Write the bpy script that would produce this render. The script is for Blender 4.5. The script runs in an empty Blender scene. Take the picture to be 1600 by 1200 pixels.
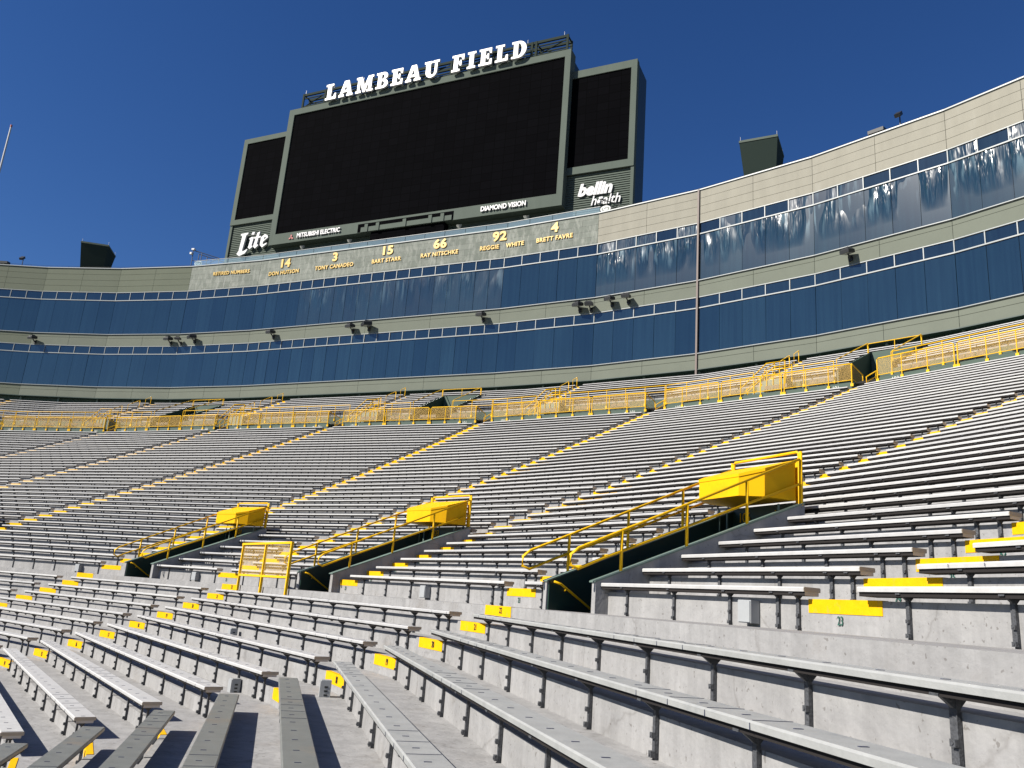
import bpy, bmesh, math, random
from mathutils import Vector, Matrix
R_ = math.radians
random.seed(7)
SC = bpy.context.scene
COL = SC.collection
S = 1.2                      # plan units -> metres
OY, OZ = 40.0, 34.2          # field level becomes z = 0
def W(x, y, z): return Vector((x*S, (y+OY)*S, (z+OZ)*S))

# ------------------------------------------------------------------ camera
CX, CY, CZ, YAW, PIT, ROL, FPX = 39.338, -54.398, -29.082, -0.43513, 0.26136, 0.07519, 1279.5
cyw, syw, cp, sp = math.cos(YAW), math.sin(YAW), math.cos(PIT), math.sin(PIT)
Fv = Vector((syw*cp, cyw*cp, sp)); R0 = Vector((cyw, -syw, 0)); U0 = R0.cross(Fv)
c, s = math.cos(ROL), math.sin(ROL)
Rv = c*R0 + s*U0; Uv = -s*R0 + c*U0
cam = bpy.data.cameras.new('camera'); camo = bpy.data.objects.new('camera', cam); COL.objects.link(camo)
M = Matrix((Rv, Uv, -Fv)).transposed().to_4x4(); M.translation = W(CX, CY, CZ); camo.matrix_world = M
cam.sensor_width = 36; cam.lens = 36*FPX/1600; cam.clip_end = 3000; cam.clip_start = 0.05
SC.camera = camo

# ------------------------------------------------------------------ sky and sun
SUN_EL, SUN_AZ = R_(38), R_(41)        # azimuth measured from -y towards -x
sd = Vector((-math.sin(SUN_AZ)*math.cos(SUN_EL), -math.cos(SUN_AZ)*math.cos(SUN_EL), math.sin(SUN_EL)))
world = bpy.data.worlds.new('World'); SC.world = world; world.use_nodes = True
nt = world.node_tree; nt.nodes.clear()
sky = nt.nodes.new('ShaderNodeTexSky'); sky.sky_type = 'NISHITA'; sky.sun_disc = False
sky.sun_elevation = SUN_EL; sky.sun_rotation = math.atan2(sd.x, sd.y)
sky.altitude = 600; sky.air_density = 1.0; sky.dust_density = 0.05; sky.ozone_density = 4.5
bg = nt.nodes.new('ShaderNodeBackground'); bg.inputs[1].default_value = 0.052
wo = nt.nodes.new('ShaderNodeOutputWorld')
hs_ = nt.nodes.new('ShaderNodeHueSaturation'); hs_.inputs['Saturation'].default_value = 1.22; hs_.inputs['Hue'].default_value = .512
nt.links.new(sky.outputs[0], hs_.inputs['Color']); nt.links.new(hs_.outputs[0], bg.inputs[0]); nt.links.new(bg.outputs[0], wo.inputs[0])
sl = bpy.data.lights.new('sun', 'SUN'); sl.energy = 5.0; sl.angle = R_(0.5); sl.color = (1.0, 0.94, 0.85)
so = bpy.data.objects.new('sun', sl); COL.objects.link(so)
so.rotation_euler = sd.to_track_quat('Z', 'Y').to_euler(); so.location = W(0, -60, 30)
SC.view_settings.view_transform = 'Standard'; SC.view_settings.look = 'None'
SC.view_settings.exposure = 0.9; SC.view_settings.gamma = 1.0
SC.render.engine = 'CYCLES'

# ------------------------------------------------------------------ helpers
class MB:
    """collects geometry in plan units; build() writes one mesh object"""
    def __init__(s): s.v = []; s.f = []; s.m = []
    def quad(s, pts, m=0):
        b = len(s.v); s.v += [Vector(p) for p in pts]; s.f.append(tuple(range(b, b+len(pts)))); s.m.append(m)
    def hexa(s, p, m=0):      # 8 points: bottom 4 ccw, top 4 ccw
        b = len(s.v); s.v += [Vector(q) for q in p]
        for f in ((3,2,1,0),(4,5,6,7),(0,1,5,4),(1,2,6,5),(2,3,7,6),(3,0,4,7)):
            s.f.append(tuple(b+i for i in f)); s.m.append(m)
    def box(s, c, ex, ey, ez, X=(1,0,0), Y=(0,1,0), Z=(0,0,1), m=0):   # full sizes
        c = Vector(c); X = Vector(X)*ex/2; Y = Vector(Y)*ey/2; Z = Vector(Z)*ez/2
        s.hexa([c-X-Y-Z, c+X-Y-Z, c+X+Y-Z, c-X+Y-Z, c-X-Y+Z, c+X-Y+Z, c+X+Y+Z, c-X+Y+Z], m)
    def prism(s, poly, d, m=0):   # poly: list of 3d points, extruded by vector d
        n = len(poly); b = len(s.v); d = Vector(d)
        s.v += [Vector(p) for p in poly] + [Vector(p)+d for p in poly]
        s.f.append(tuple(b+i for i in reversed(range(n)))); s.m.append(m)
        s.f.append(tuple(b+n+i for i in range(n))); s.m.append(m)
        for i in range(n):
            j = (i+1) % n; s.f.append((b+i, b+j, b+n+j, b+n+i)); s.m.append(m)
    def tube(s, pts, r, n=8, m=0, r2=None):
        pts = [Vector(p) for p in pts]; b = len(s.v); N = len(pts)
        for i, p in enumerate(pts):
            t = (pts[min(i+1, N-1)]-pts[max(i-1, 0)]).normalized()
            a = Vector((0,0,1)) if abs(t.z) < .9 else Vector((1,0,0))
            u = t.cross(a).normalized(); v = t.cross(u)
            k = 1.0
            if 0 < i < N-1:
                c_ = (pts[i]-pts[i-1]).normalized().dot((pts[i+1]-pts[i]).normalized()); k = 1/max(.5, math.sqrt((1+c_)/2))
            rr = r if r2 is None else r+(r2-r)*i/(N-1)
            for j in range(n):
                a_ = 2*math.pi*j/n; s.v.append(p+(u*math.cos(a_)+v*math.sin(a_))*rr*(1+(k-1)*.5))
        for i in range(N-1):
            for j in range(n):
                j2 = (j+1) % n
                s.f.append((b+i*n+j, b+i*n+j2, b+(i+1)*n+j2, b+(i+1)*n+j)); s.m.append(m)
        s.f.append(tuple(b+j for j in reversed(range(n)))); s.m.append(m)
        s.f.append(tuple(b+(N-1)*n+j for j in range(n))); s.m.append(m)
    def sweep(s, prof, frames, m=0):    # prof: list (a, z) ; frames: list (point, outward normal)
        b = len(s.v); n = len(prof)
        for p, nn in frames:
            for a, z in prof: s.v.append(Vector((p[0]+nn[0]*a, p[1]+nn[1]*a, p[2]+z)))
        for i in range(len(frames)-1):
            for j in range(n):
                j2 = (j+1) % n; s.f.append((b+i*n+j, b+i*n+j2, b+(i+1)*n+j2, b+(i+1)*n+j)); s.m.append(m)
        s.f.append(tuple(b+j for j in reversed(range(n)))); s.m.append(m)
        e = b+(len(frames)-1)*n; s.f.append(tuple(e+j for j in range(n))); s.m.append(m)
    def mesh(s, name, mats, org=(0, 0, 0), smooth=False):
        me = bpy.data.meshes.new(name); o = Vector(org)
        me.from_pydata([(v-o)*S for v in s.v], [], s.f)
        if not isinstance(mats, (list, tuple)): mats = [mats]
        for m in mats: me.materials.append(m)
        if len(mats) > 1: me.polygons.foreach_set('material_index', s.m)
        bm = bmesh.new(); bm.from_mesh(me); bmesh.ops.recalc_face_normals(bm, faces=bm.faces); bm.to_mesh(me); bm.free()
        if smooth: me.polygons.foreach_set('use_smooth', [True]*len(me.polygons))
        me.update(); return me
    def build(s, name, mats, parent=None, org=None, smooth=False):
        if parent is not None: org = parent['_o']
        elif org is None:
            n_ = max(1, len(s.v)); org = (sum(v.x for v in s.v)/n_, sum(v.y for v in s.v)/n_, min(v.z for v in s.v))
        ob = bpy.data.objects.new(name, s.mesh(name, mats, org, smooth)); COL.objects.link(ob)
        if parent is not None: ob.parent = parent
        else: ob.location = W(*org)
        ob['_o'] = [float(a) for a in org]
        return ob
TOPS = []
def tag(o, label, cat, group=None, kind=None):
    if label: o['label'] = label
    if cat: o['category'] = cat
    if group: o['group'] = group
    if kind: o['kind'] = kind
    return o
def thing(name, org, label, cat, group=None):
    o = bpy.data.objects.new(name, None); COL.objects.link(o); o.location = W(*org); o.empty_display_size = .2
    o['_o'] = [float(a) for a in org]; return tag(o, label, cat, group)
def child(name, me, parent, p, rz=0):
    o = bpy.data.objects.new(name, me); COL.objects.link(o); o.parent = parent
    q_ = parent['_o']; o.location = ((p[0]-q_[0])*S, (p[1]-q_[1])*S, (p[2]-q_[2])*S); o.rotation_euler = (0, 0, rz)
    return o

# ------------------------------------------------------------------ materials
ALB = .56       # camera exposure is +0.9 stop, base colours are set for it
def mat(name, col, rough=.7, metal=0, noise=0, nscale=3, bump=0, bscale=30, stain=None, stscale=1.0, spec=.5, zs=1.0, streak=0, vary=0):
    col = tuple(a*ALB for a in col); stain = tuple(a*ALB for a in stain) if stain else None
    m = bpy.data.materials.new(name); m.use_nodes = True; t = m.node_tree; p = t.nodes['Principled BSDF']
    p.inputs['Roughness'].default_value = rough; p.inputs['Metallic'].default_value = metal
    p.inputs['Specular IOR Level'].default_value = spec
    tc = t.nodes.new('ShaderNodeNewGeometry'); mp = t.nodes.new('ShaderNodeMapping'); mp.inputs['Scale'].default_value = (1, 1, zs)
    t.links.new(tc.outputs['Position'], mp.inputs[0])
    out = None
    if noise:
        n = t.nodes.new('ShaderNodeTexNoise'); n.inputs['Scale'].default_value = nscale; n.inputs['Detail'].default_value = 6; n.inputs['Roughness'].default_value = .65
        r = t.nodes.new('ShaderNodeValToRGB'); r.color_ramp.elements[0].position = .3; r.color_ramp.elements[1].position = .72
        r.color_ramp.elements[0].color = (*[a*(1-noise) for a in col], 1); r.color_ramp.elements[1].color = (*[min(1, a*(1+noise)) for a in col], 1)
        t.links.new(mp.outputs[0], n.inputs['Vector']); t.links.new(n.outputs[0], r.inputs[0]); out = r.outputs[0]
    if stain:
        n2 = t.nodes.new('ShaderNodeTexNoise'); n2.inputs['Scale'].default_value = stscale; n2.inputs['Detail'].default_value = 8; n2.inputs['Roughness'].default_value = .7
        r2 = t.nodes.new('ShaderNodeValToRGB'); r2.color_ramp.elements[0].position = .56; r2.color_ramp.elements[1].position = .72
        r2.color_ramp.elements[0].color = (0, 0, 0, 1); r2.color_ramp.elements[1].color = (.75, .75, .75, 1)
        mx = t.nodes.new('ShaderNodeMix'); mx.data_type = 'RGBA'
        t.links.new(mp.outputs[0], n2.inputs['Vector']); t.links.new(n2.outputs[0], r2.inputs[0]); t.links.new(r2.outputs[0], mx.inputs[0])
        if out: t.links.new(out, mx.inputs[6])
        else: mx.inputs[6].default_value = (*col, 1)
        mx.inputs[7].default_value = (*stain, 1); out = mx.outputs[2]
    if streak:
        mp2 = t.nodes.new('ShaderNodeMapping'); mp2.inputs['Scale'].default_value = (3.2, 3.2, .35); t.links.new(tc.outputs['Position'], mp2.inputs[0])
        n5 = t.nodes.new('ShaderNodeTexNoise'); n5.inputs['Scale'].default_value = 1.3; n5.inputs['Detail'].default_value = 6; n5.inputs['Roughness'].default_value = .7; t.links.new(mp2.outputs[0], n5.inputs['Vector'])
        r5 = t.nodes.new('ShaderNodeValToRGB'); r5.color_ramp.elements[0].position = .38; r5.color_ramp.elements[1].position = .62
        r5.color_ramp.elements[0].color = (1-streak,)*3+(1,); r5.color_ramp.elements[1].color = (1, 1, 1, 1); t.links.new(n5.outputs[0], r5.inputs[0])
        vo = t.nodes.new('ShaderNodeTexVoronoi'); vo.feature = 'DISTANCE_TO_EDGE'; vo.inputs['Scale'].default_value = .24
        nw = t.nodes.new('ShaderNodeTexNoise'); nw.inputs['Scale'].default_value = 2.5; nw.inputs['Detail'].default_value = 5
        ad = t.nodes.new('ShaderNodeMixRGB'); ad.blend_type = 'ADD'; ad.inputs[0].default_value = .5; t.links.new(tc.outputs['Position'], nw.inputs['Vector']); t.links.new(tc.outputs['Position'], ad.inputs[1]); t.links.new(nw.outputs['Color'], ad.inputs[2]); t.links.new(ad.outputs[0], vo.inputs['Vector'])
        rc = t.nodes.new('ShaderNodeValToRGB'); rc.color_ramp.elements[0].position = .0; rc.color_ramp.elements[1].position = .006; rc.color_ramp.elements[0].color = (.8, .79, .78, 1); rc.color_ramp.elements[1].color = (1, 1, 1, 1); t.links.new(vo.outputs['Distance'], rc.inputs[0])
        sp2 = t.nodes.new('ShaderNodeTexNoise'); sp2.inputs['Scale'].default_value = 22; sp2.inputs['Detail'].default_value = 2; t.links.new(tc.outputs['Position'], sp2.inputs['Vector'])
        rs2 = t.nodes.new('ShaderNodeValToRGB'); rs2.color_ramp.elements[0].position = .28; rs2.color_ramp.elements[1].position = .34; rs2.color_ramp.elements[0].color = (.62, .6, .58, 1); rs2.color_ramp.elements[1].color = (1, 1, 1, 1); t.links.new(sp2.outputs[0], rs2.inputs[0])
        cur = out
        for q_ in (r5, rc, rs2):
            mm = t.nodes.new('ShaderNodeMixRGB'); mm.blend_type = 'MULTIPLY'; mm.inputs[0].default_value = 1; t.links.new(cur, mm.inputs[1]); t.links.new(q_.outputs[0], mm.inputs[2]); cur = mm.outputs[0]
        out = cur
    if vary:
        oi = t.nodes.new('ShaderNodeObjectInfo'); rv = t.nodes.new('ShaderNodeValToRGB'); rv.color_ramp.elements[0].color = (1-vary, 1-vary, 1-vary*.9, 1); rv.color_ramp.elements[1].color = (1.0, 1.0, 1.0, 1)
        t.links.new(oi.outputs['Random'], rv.inputs[0]); mm = t.nodes.new('ShaderNodeMixRGB'); mm.blend_type = 'MULTIPLY'; mm.inputs[0].default_value = 1; t.links.new(out, mm.inputs[1]); t.links.new(rv.outputs[0], mm.inputs[2]); out = mm.outputs[0]
    if out: t.links.new(out, p.inputs['Base Color'])
    else: p.inputs['Base Color'].default_value = (*col, 1)
    if bump:
        n3 = t.nodes.new('ShaderNodeTexNoise'); n3.inputs['Scale'].default_value = bscale; n3.inputs['Detail'].default_value = 4
        b = t.nodes.new('ShaderNodeBump'); b.inputs['Strength'].default_value = bump; b.inputs['Distance'].default_value = .02
        t.links.new(tc.outputs['Position'], n3.inputs['Vector']); t.links.new(n3.outputs[0], b.inputs['Height']); t.links.new(b.outputs[0], p.inputs['Normal'])
    return m
def mix_rgb(t, fac, a, b):
    mx = t.nodes.new('ShaderNodeMix'); mx.data_type = 'RGBA'
    for i, v in ((0, fac), (6, a), (7, b)):
        if hasattr(v, 'links'): t.links.new(v, mx.inputs[i])
        else: mx.inputs[i].default_value = v
    return mx.outputs[2]
CONC = mat('concrete', (.455, .452, .45), .9, streak=.17, noise=.12, nscale=1.7, bump=.9, bscale=7, stain=(.36, .34, .32), stscale=.9)
CONC2 = mat('walkway_concrete', (.42, .41, .4), .9, streak=.1, noise=.15, nscale=1.2, bump=.4, bscale=20, stain=(.34, .29, .24), stscale=.7)
BENCH = mat('bench_plank_grey', (.76, .757, .74), .5, vary=.17, noise=.1, nscale=7, bump=.08, bscale=60, stain=(.66, .65, .62), stscale=2.2)
BENCH2 = mat('bench_plank_darker', (.23, .24, .225), .45, noise=.15, nscale=6, bump=.08, bscale=60, stain=(.30, .22, .14), stscale=.75)  # darker base grey with rust-brown stains
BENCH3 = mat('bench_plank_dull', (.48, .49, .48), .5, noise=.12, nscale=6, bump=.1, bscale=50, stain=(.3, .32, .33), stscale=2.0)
ENDC = mat('bench_end_cap', (.58, .53, .44), .7, noise=.1, nscale=8)
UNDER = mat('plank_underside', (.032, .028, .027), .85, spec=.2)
INK = mat('seat_divider_ink', (.05, .06, .12), .6)
IRON = mat('bracket_iron', (.09, .095, .105), .6, noise=.4, nscale=40, bump=.4, bscale=60)
YEL = mat('yellow_paint', (1.2, .69, .006), .5, spec=.2, noise=.06, nscale=5, bump=.12, bscale=30)
YELS = mat('yellow_step_paint', (1.15, .63, .008), .85, spec=.05, noise=.08, nscale=9, bump=.2, bscale=40, stain=(.75, .46, .12), stscale=6)
YELH = mat('yellow_hood_paint', (1.2, .66, .004), .55, spec=.12, noise=.04, nscale=2, stain=(.95, .46, .01), stscale=1.1)
GRND = mat('dark_green_paint_and_shade', (.017, .052, .036), .45, noise=.2, nscale=2)
GRNW = mat('green_wall_paint', (.075, .125, .095), .75, noise=.1, nscale=1.2, stain=(.1, .14, .11), stscale=.8)
GRNC = mat('green_coping', (.17, .25, .21), .6, noise=.12, nscale=3)
GRNN = mat('green_number_paint', (.02, .14, .1), .8)
BLK = mat('black_number_paint', (.02, .02, .02), .8)
BOXG = mat('junction_box_grey', (.5, .52, .53), .45, noise=.05, nscale=6)
WHT = mat('white_sign', (.85, .85, .85), .4)
WHTP = mat('white_stencil_paint', (1.0, 1.0, .9), .8)
GOLD = mat('gold_letter', (.78, .50, .07), .4, metal=.1)
RED = mat('red_sign', (.5, .02, .02), .5)
SBF = mat('scoreboard_frame_green', (.155, .187, .158), .9, noise=.07, nscale=.8, spec=.1, stain=(.17, .2, .17), stscale=.5, zs=.3)
SBD = mat('scoreboard_side_shade', (.02, .035, .032), .5)  # cabinet side out of the sun: its shade is put into this colour
SCR = mat('led_screen_black', (.004, .004, .0055), .95, noise=.4, nscale=3, spec=.02)
def led():
    t = SCR.node_tree; p = t.nodes['Principled BSDF']; g = t.nodes.new('ShaderNodeNewGeometry'); sx = t.nodes.new('ShaderNodeSeparateXYZ'); cb = t.nodes.new('ShaderNodeCombineXYZ')
    t.links.new(g.outputs['Position'], sx.inputs[0]); t.links.new(sx.outputs[0], cb.inputs[0]); t.links.new(sx.outputs[2], cb.inputs[1])
    b = t.nodes.new('ShaderNodeTexBrick'); b.offset = 0; b.inputs['Scale'].default_value = 1; b.inputs['Mortar Size'].default_value = .03; b.inputs['Brick Width'].default_value = 1.2; b.inputs['Row Height'].default_value = .9
    b.inputs['Color1'].default_value = (.0015, .0015, .002, 1); b.inputs['Color2'].default_value = (.0021, .0021, .0028, 1); b.inputs['Mortar'].default_value = (.0008, .0008, .001, 1); t.links.new(cb.outputs[0], b.inputs['Vector']); t.links.new(b.outputs['Color'], p.inputs['Base Color'])
led()
STEEL = mat('truss_steel_green', (.045, .06, .05), .9, spec=.08)
DSTEEL = mat('dark_fixture', (.02, .022, .024), .5)
LENS = mat('fixture_lens', (.45, .46, .42), .3)
PIPE = mat('joint_cover', (.2, .15, .13), .6)
MULL = mat('window_frame', (.36, .4, .4), .4)
PANL = mat('green_facade_panel', (.198, .22, .165), .85, spec=.12, noise=.04, nscale=.5)
PANM = mat('grey_green_facade_panel', (.228, .25, .203), .85, spec=.12, noise=.05, nscale=.5)
PANR = mat('cream_facade_panel', (.43, .412, .342), .85, spec=.12, noise=.07, nscale=1.2, stain=(.48, .465, .40), stscale=.9, zs=.25)
JOINT = mat('panel_joint', (.05, .06, .05), .8)
TURF = mat('field_turf', (.04, .10, .03), .9, noise=.3, nscale=.6)
GROUND = mat('ground_asphalt', (.1, .1, .1), .9, noise=.2, nscale=.3)
CHAIRM = mat('folding_chair_frame', (.16, .12, .08), .5); CHAIRS = mat('folding_chair_seat', (.07, .055, .045), .6)
POLE = mat('pole_white', (.7, .7, .7), .4)
# expanded metal mesh: real holes, tan wire
def mesh_mat(name, col, a):
    m = bpy.data.materials.new(name); m.use_nodes = True; t = m.node_tree; p = t.nodes['Principled BSDF']
    p.inputs['Base Color'].default_value = (*col, 1); p.inputs['Roughness'].default_value = .6
    g = t.nodes.new('ShaderNodeNewGeometry'); v = t.nodes.new('ShaderNodeTexVoronoi'); v.inputs['Scale'].default_value = 55
    v.feature = 'DISTANCE_TO_EDGE'
    lt = t.nodes.new('ShaderNodeMath'); lt.operation = 'LESS_THAN'; lt.inputs[1].default_value = a
    tr = t.nodes.new('ShaderNodeBsdfTransparent'); mx = t.nodes.new('ShaderNodeMixShader')
    t.links.new(g.outputs['Position'], v.inputs['Vector']); t.links.new(v.outputs['Distance'], lt.inputs[0])
    t.links.new(lt.outputs[0], mx.inputs[0]); t.links.new(tr.outputs[0], mx.inputs[1]); t.links.new(p.outputs[0], mx.inputs[2])
    t.links.new(mx.outputs[0], t.nodes['Material Output'].inputs[0]); return m
MESH = mesh_mat('tan_wire_mesh', (.5, .31, .06), .055)
def brick_mat():
    m = mat('grey_block_wall', (.2, .22, .2), .75, bump=.3, bscale=20); t = m.node_tree; p = t.nodes['Principled BSDF']
    g = t.nodes.new('ShaderNodeNewGeometry'); sx = t.nodes.new('ShaderNodeSeparateXYZ'); cb = t.nodes.new('ShaderNodeCombineXYZ')
    t.links.new(g.outputs['Position'], sx.inputs[0]); t.links.new(sx.outputs[0], cb.inputs[0]); t.links.new(sx.outputs[2], cb.inputs[1])
    b = t.nodes.new('ShaderNodeTexBrick'); b.inputs['Scale'].default_value = .62; b.inputs['Mortar Size'].default_value = .012
    b.inputs['Brick Width'].default_value = 1.1; b.inputs['Row Height'].default_value = .37
    b.inputs['Color1'].default_value = (.085, .10, .08, 1); b.inputs['Color2'].default_value = (.125, .14, .117, 1); b.inputs['Mortar'].default_value = (.06, .066, .055, 1)
    t.links.new(cb.outputs[0], b.inputs['Vector'])
    mp = t.nodes.new('ShaderNodeMapping'); mp.inputs['Scale'].default_value = (1.6, 1, .55); t.links.new(g.outputs['Position'], mp.inputs[0])
    n = t.nodes.new('ShaderNodeTexNoise'); n.inputs['Scale'].default_value = 1.6; n.inputs['Detail'].default_value = 9; n.inputs['Roughness'].default_value = .72; t.links.new(mp.outputs[0], n.inputs['Vector'])
    r = t.nodes.new('ShaderNodeValToRGB'); r.color_ramp.elements[0].position = .47; r.color_ramp.elements[1].position = .68
    r.color_ramp.elements[1].color = (.8, .8, .8, 1)
    t.links.new(n.outputs[0], r.inputs[0])
    t.links.new(mix_rgb(t, r.outputs[0], b.outputs['Color'], (.235, .245, .215, 1)), p.inputs['Base Color']); return m
BRICK = brick_mat()
def siding_mat():
    m = mat('ribbed_green_siding', (.15, .18, .152), .9, spec=.08); return m
SIDE = siding_mat()
def glass(name, base, streak=0.0, seed=0.0):
    base = (base[0]*.5, base[1]*.56, base[2]*.43)
    m = bpy.data.materials.new(name); m.use_nodes = True; t = m.node_tree; p = t.nodes['Principled BSDF']
    p.inputs['Roughness'].default_value = .06; p.inputs['Metallic'].default_value = .0; p.inputs['Specular IOR Level'].default_value = 1.0; p.inputs['IOR'].default_value = 1.6
    g = t.nodes.new('ShaderNodeNewGeometry')
    n = t.nodes.new('ShaderNodeTexNoise'); n.inputs['Scale'].default_value = .22; n.inputs['Detail'].default_value = 2; t.links.new(g.outputs['Position'], n.inputs['Vector'])
    r = t.nodes.new('ShaderNodeValToRGB'); r.color_ramp.elements[0].color = (*[a*.8 for a in base], 1); r.color_ramp.elements[1].color = (*[a*1.25 for a in base], 1)
    t.links.new(n.outputs[0], r.inputs[0]); col = r.outputs[0]
    if streak:
        mp = t.nodes.new('ShaderNodeMapping'); mp.inputs['Scale'].default_value = (1.9, 1.9, .26); mp.inputs['Location'].default_value = (seed, seed, 0); t.links.new(g.outputs['Position'], mp.inputs[0])
        n2 = t.nodes.new('ShaderNodeTexNoise'); n2.inputs['Scale'].default_value = 1.5; n2.inputs['Detail'].default_value = 2.5; n2.inputs['Roughness'].default_value = .5; n2.inputs['Distortion'].default_value = .35
        t.links.new(mp.outputs[0], n2.inputs['Vector'])
        r2 = t.nodes.new('ShaderNodeValToRGB'); r2.color_ramp.elements[0].position = .55; r2.color_ramp.elements[1].position = .68; r2.color_ramp.elements[1].color = (streak,)*3+(1,)
        t.links.new(n2.outputs[0], r2.inputs[0])
        mpn = t.nodes.new('ShaderNodeMapping'); mpn.inputs['Scale'].default_value = (.75, .75, .2); t.links.new(g.outputs['Position'], mpn.inputs[0])
        n4 = t.nodes.new('ShaderNodeTexNoise'); n4.inputs['Scale'].default_value = 1.1; n4.inputs['Detail'].default_value = 1; t.links.new(mpn.outputs[0], n4.inputs['Vector'])
        # film hangs from the window head: pale glints painted into the upper pane's colour
        sz = t.nodes.new('ShaderNodeSeparateXYZ'); t.links.new(g.outputs['Position'], sz.inputs[0])
        mr = t.nodes.new('ShaderNodeMapRange'); mr.interpolation_type = 'SMOOTHSTEP'; mr.inputs['From Min'].default_value = (OZ-6.0)*S; mr.inputs['From Max'].default_value = (OZ-4.2)*S; t.links.new(sz.outputs[2], mr.inputs[0])
        m2 = t.nodes.new('ShaderNodeMath'); m2.operation = 'MULTIPLY'; t.links.new(mr.outputs[0], m2.inputs[0]); t.links.new(r2.outputs[0], m2.inputs[1])
        m3 = t.nodes.new('ShaderNodeMath'); m3.operation = 'MULTIPLY'; m3.inputs[1].default_value = .22; t.links.new(m2.outputs[0], m3.inputs[0])
        col = mix_rgb(t, m3.outputs[0], col, (.35, .5, .56, 1))
        n4.inputs['Scale'].default_value = 1.0
        r4 = t.nodes.new('ShaderNodeValToRGB'); r4.color_ramp.elements[0].position = .40; r4.color_ramp.elements[1].position = .62; t.links.new(n4.outputs[0], r4.inputs[0])
        m5 = t.nodes.new('ShaderNodeMath'); m5.operation = 'MULTIPLY'; t.links.new(mr.outputs[0], m5.inputs[0]); t.links.new(r4.outputs[0], m5.inputs[1])
        m4 = t.nodes.new('ShaderNodeMath'); m4.operation = 'MULTIPLY'; t.links.new(m5.outputs[0], m4.inputs[0]); t.links.new(n2.outputs[0], m4.inputs[1])
        b = t.nodes.new('ShaderNodeBump'); b.inputs['Strength'].default_value = 1.0; b.inputs['Distance'].default_value = .24*streak
        p.inputs['Roughness'].default_value = .13
        t.links.new(m4.outputs[0], b.inputs['Height']); t.links.new(b.outputs[0], p.inputs['Normal'])
    else:
        mp = t.nodes.new('ShaderNodeMapping'); mp.inputs['Scale'].default_value = (1.2, 1.2, .3); t.links.new(g.outputs['Position'], mp.inputs[0])
        n2 = t.nodes.new('ShaderNodeTexNoise'); n2.inputs['Scale'].default_value = 1.0; n2.inputs['Detail'].default_value = 2; t.links.new(mp.outputs[0], n2.inputs['Vector'])
        b = t.nodes.new('ShaderNodeBump'); b.inputs['Strength'].default_value = .12; b.inputs['Distance'].default_value = .05
        t.links.new(n2.outputs[0], b.inputs['Height']); t.links.new(b.outputs[0], p.inputs['Normal'])
    oi = t.nodes.new('ShaderNodeObjectInfo'); rv = t.nodes.new('ShaderNodeValToRGB'); rv.color_ramp.elements[0].color = (.72, .76, .8, 1); rv.color_ramp.elements[1].color = (1.25, 1.2, 1.15, 1)
    t.links.new(oi.outputs['Random'], rv.inputs[0]); mm = t.nodes.new('ShaderNodeMixRGB'); mm.blend_type = 'MULTIPLY'; mm.inputs[0].default_value = 1; t.links.new(col, mm.inputs[1]); t.links.new(rv.outputs[0], mm.inputs[2])
    mpv = t.nodes.new('ShaderNodeMapping'); mpv.inputs['Scale'].default_value = (4, 4, .12); t.links.new(g.outputs['Position'], mpv.inputs[0]); nv = t.nodes.new('ShaderNodeTexNoise'); nv.inputs['Scale'].default_value = 1.2; nv.inputs['Detail'].default_value = 3; t.links.new(mpv.outputs[0], nv.inputs['Vector'])
    rn = t.nodes.new('ShaderNodeValToRGB'); rn.color_ramp.elements[0].position = .3; rn.color_ramp.elements[1].position = .7; rn.color_ramp.elements[0].color = (.84, .86, .88, 1); rn.color_ramp.elements[1].color = (1.15, 1.18, 1.15, 1); t.links.new(nv.outputs[0], rn.inputs[0])
    m6 = t.nodes.new('ShaderNodeMixRGB'); m6.blend_type = 'MULTIPLY'; m6.inputs[0].default_value = 1; t.links.new(mm.outputs[0], m6.inputs[1]); t.links.new(rn.outputs[0], m6.inputs[2])
    t.links.new(m6.outputs[0], p.inputs['Base Color']); return m
GLA = glass('blue_glass', (.016, .036, .075)); GLT = glass('blue_glass_transom', (.014, .028, .06))
GLB = glass('blue_glass_with_film', (.018, .042, .075), .95, 0); GLC = glass('blue_glass_with_light_film', (.017, .038, .072), .5, 13)
def clear_glass():
    m = bpy.data.materials.new('clear_railing_glass'); m.use_nodes = True; t = m.node_tree; p = t.nodes['Principled BSDF']
    p.inputs['Base Color'].default_value = (.35, .5, .6, 1); p.inputs['Roughness'].default_value = .05
    tr = t.nodes.new('ShaderNodeBsdfTransparent'); tr.inputs[0].default_value = (.75, .85, .9, 1); mx = t.nodes.new('ShaderNodeMixShader'); mx.inputs[0].default_value = .3
    t.links.new(tr.outputs[0], mx.inputs[1]); t.links.new(p.outputs[0], mx.inputs[2]); t.links.new(mx.outputs[0], t.nodes['Material Output'].inputs[0]); return m
RGLASS = clear_glass()

# ------------------------------------------------------------------ bowl plan
XC, YC, T = 13.3147, -69.8845, .66
def base(sig, R):
    if sig >= 0: return Vector((XC+R*math.sin(sig), YC+R*math.cos(sig)))
    if sig >= -1: return Vector((XC+sig*2*XC, YC+R))
    th = -(sig+1); return Vector((-XC-R*math.sin(th), YC+R*math.cos(th)))
UN = [(1.42, 0), (1.21, 0), (1.0, .0004), (.8055, .0009), (.607, .00047), (.4128, .00044), (.2488, -.0002), (.0797, -.00076), (-.31, 0), (-.69, 0), (-1.0797, .00076), (-1.2488, .0002), (-1.4128, -.0004), (-1.607, -.0005), (-1.8055, 0), (-2.0, 0)]
def unode(i, R): return UN[i][0]+UN[i][1]*(R-35.108)/T
LN = [(1.5, .0), (1.098, .0064), (.651, -.00337), (.316, -.00465), (.098, -.001), (-.31, 0), (-.69, 0), (-1.098, .001), (-1.317, .0033), (-1.65, .0032), (-2.0, 0)]
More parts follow.
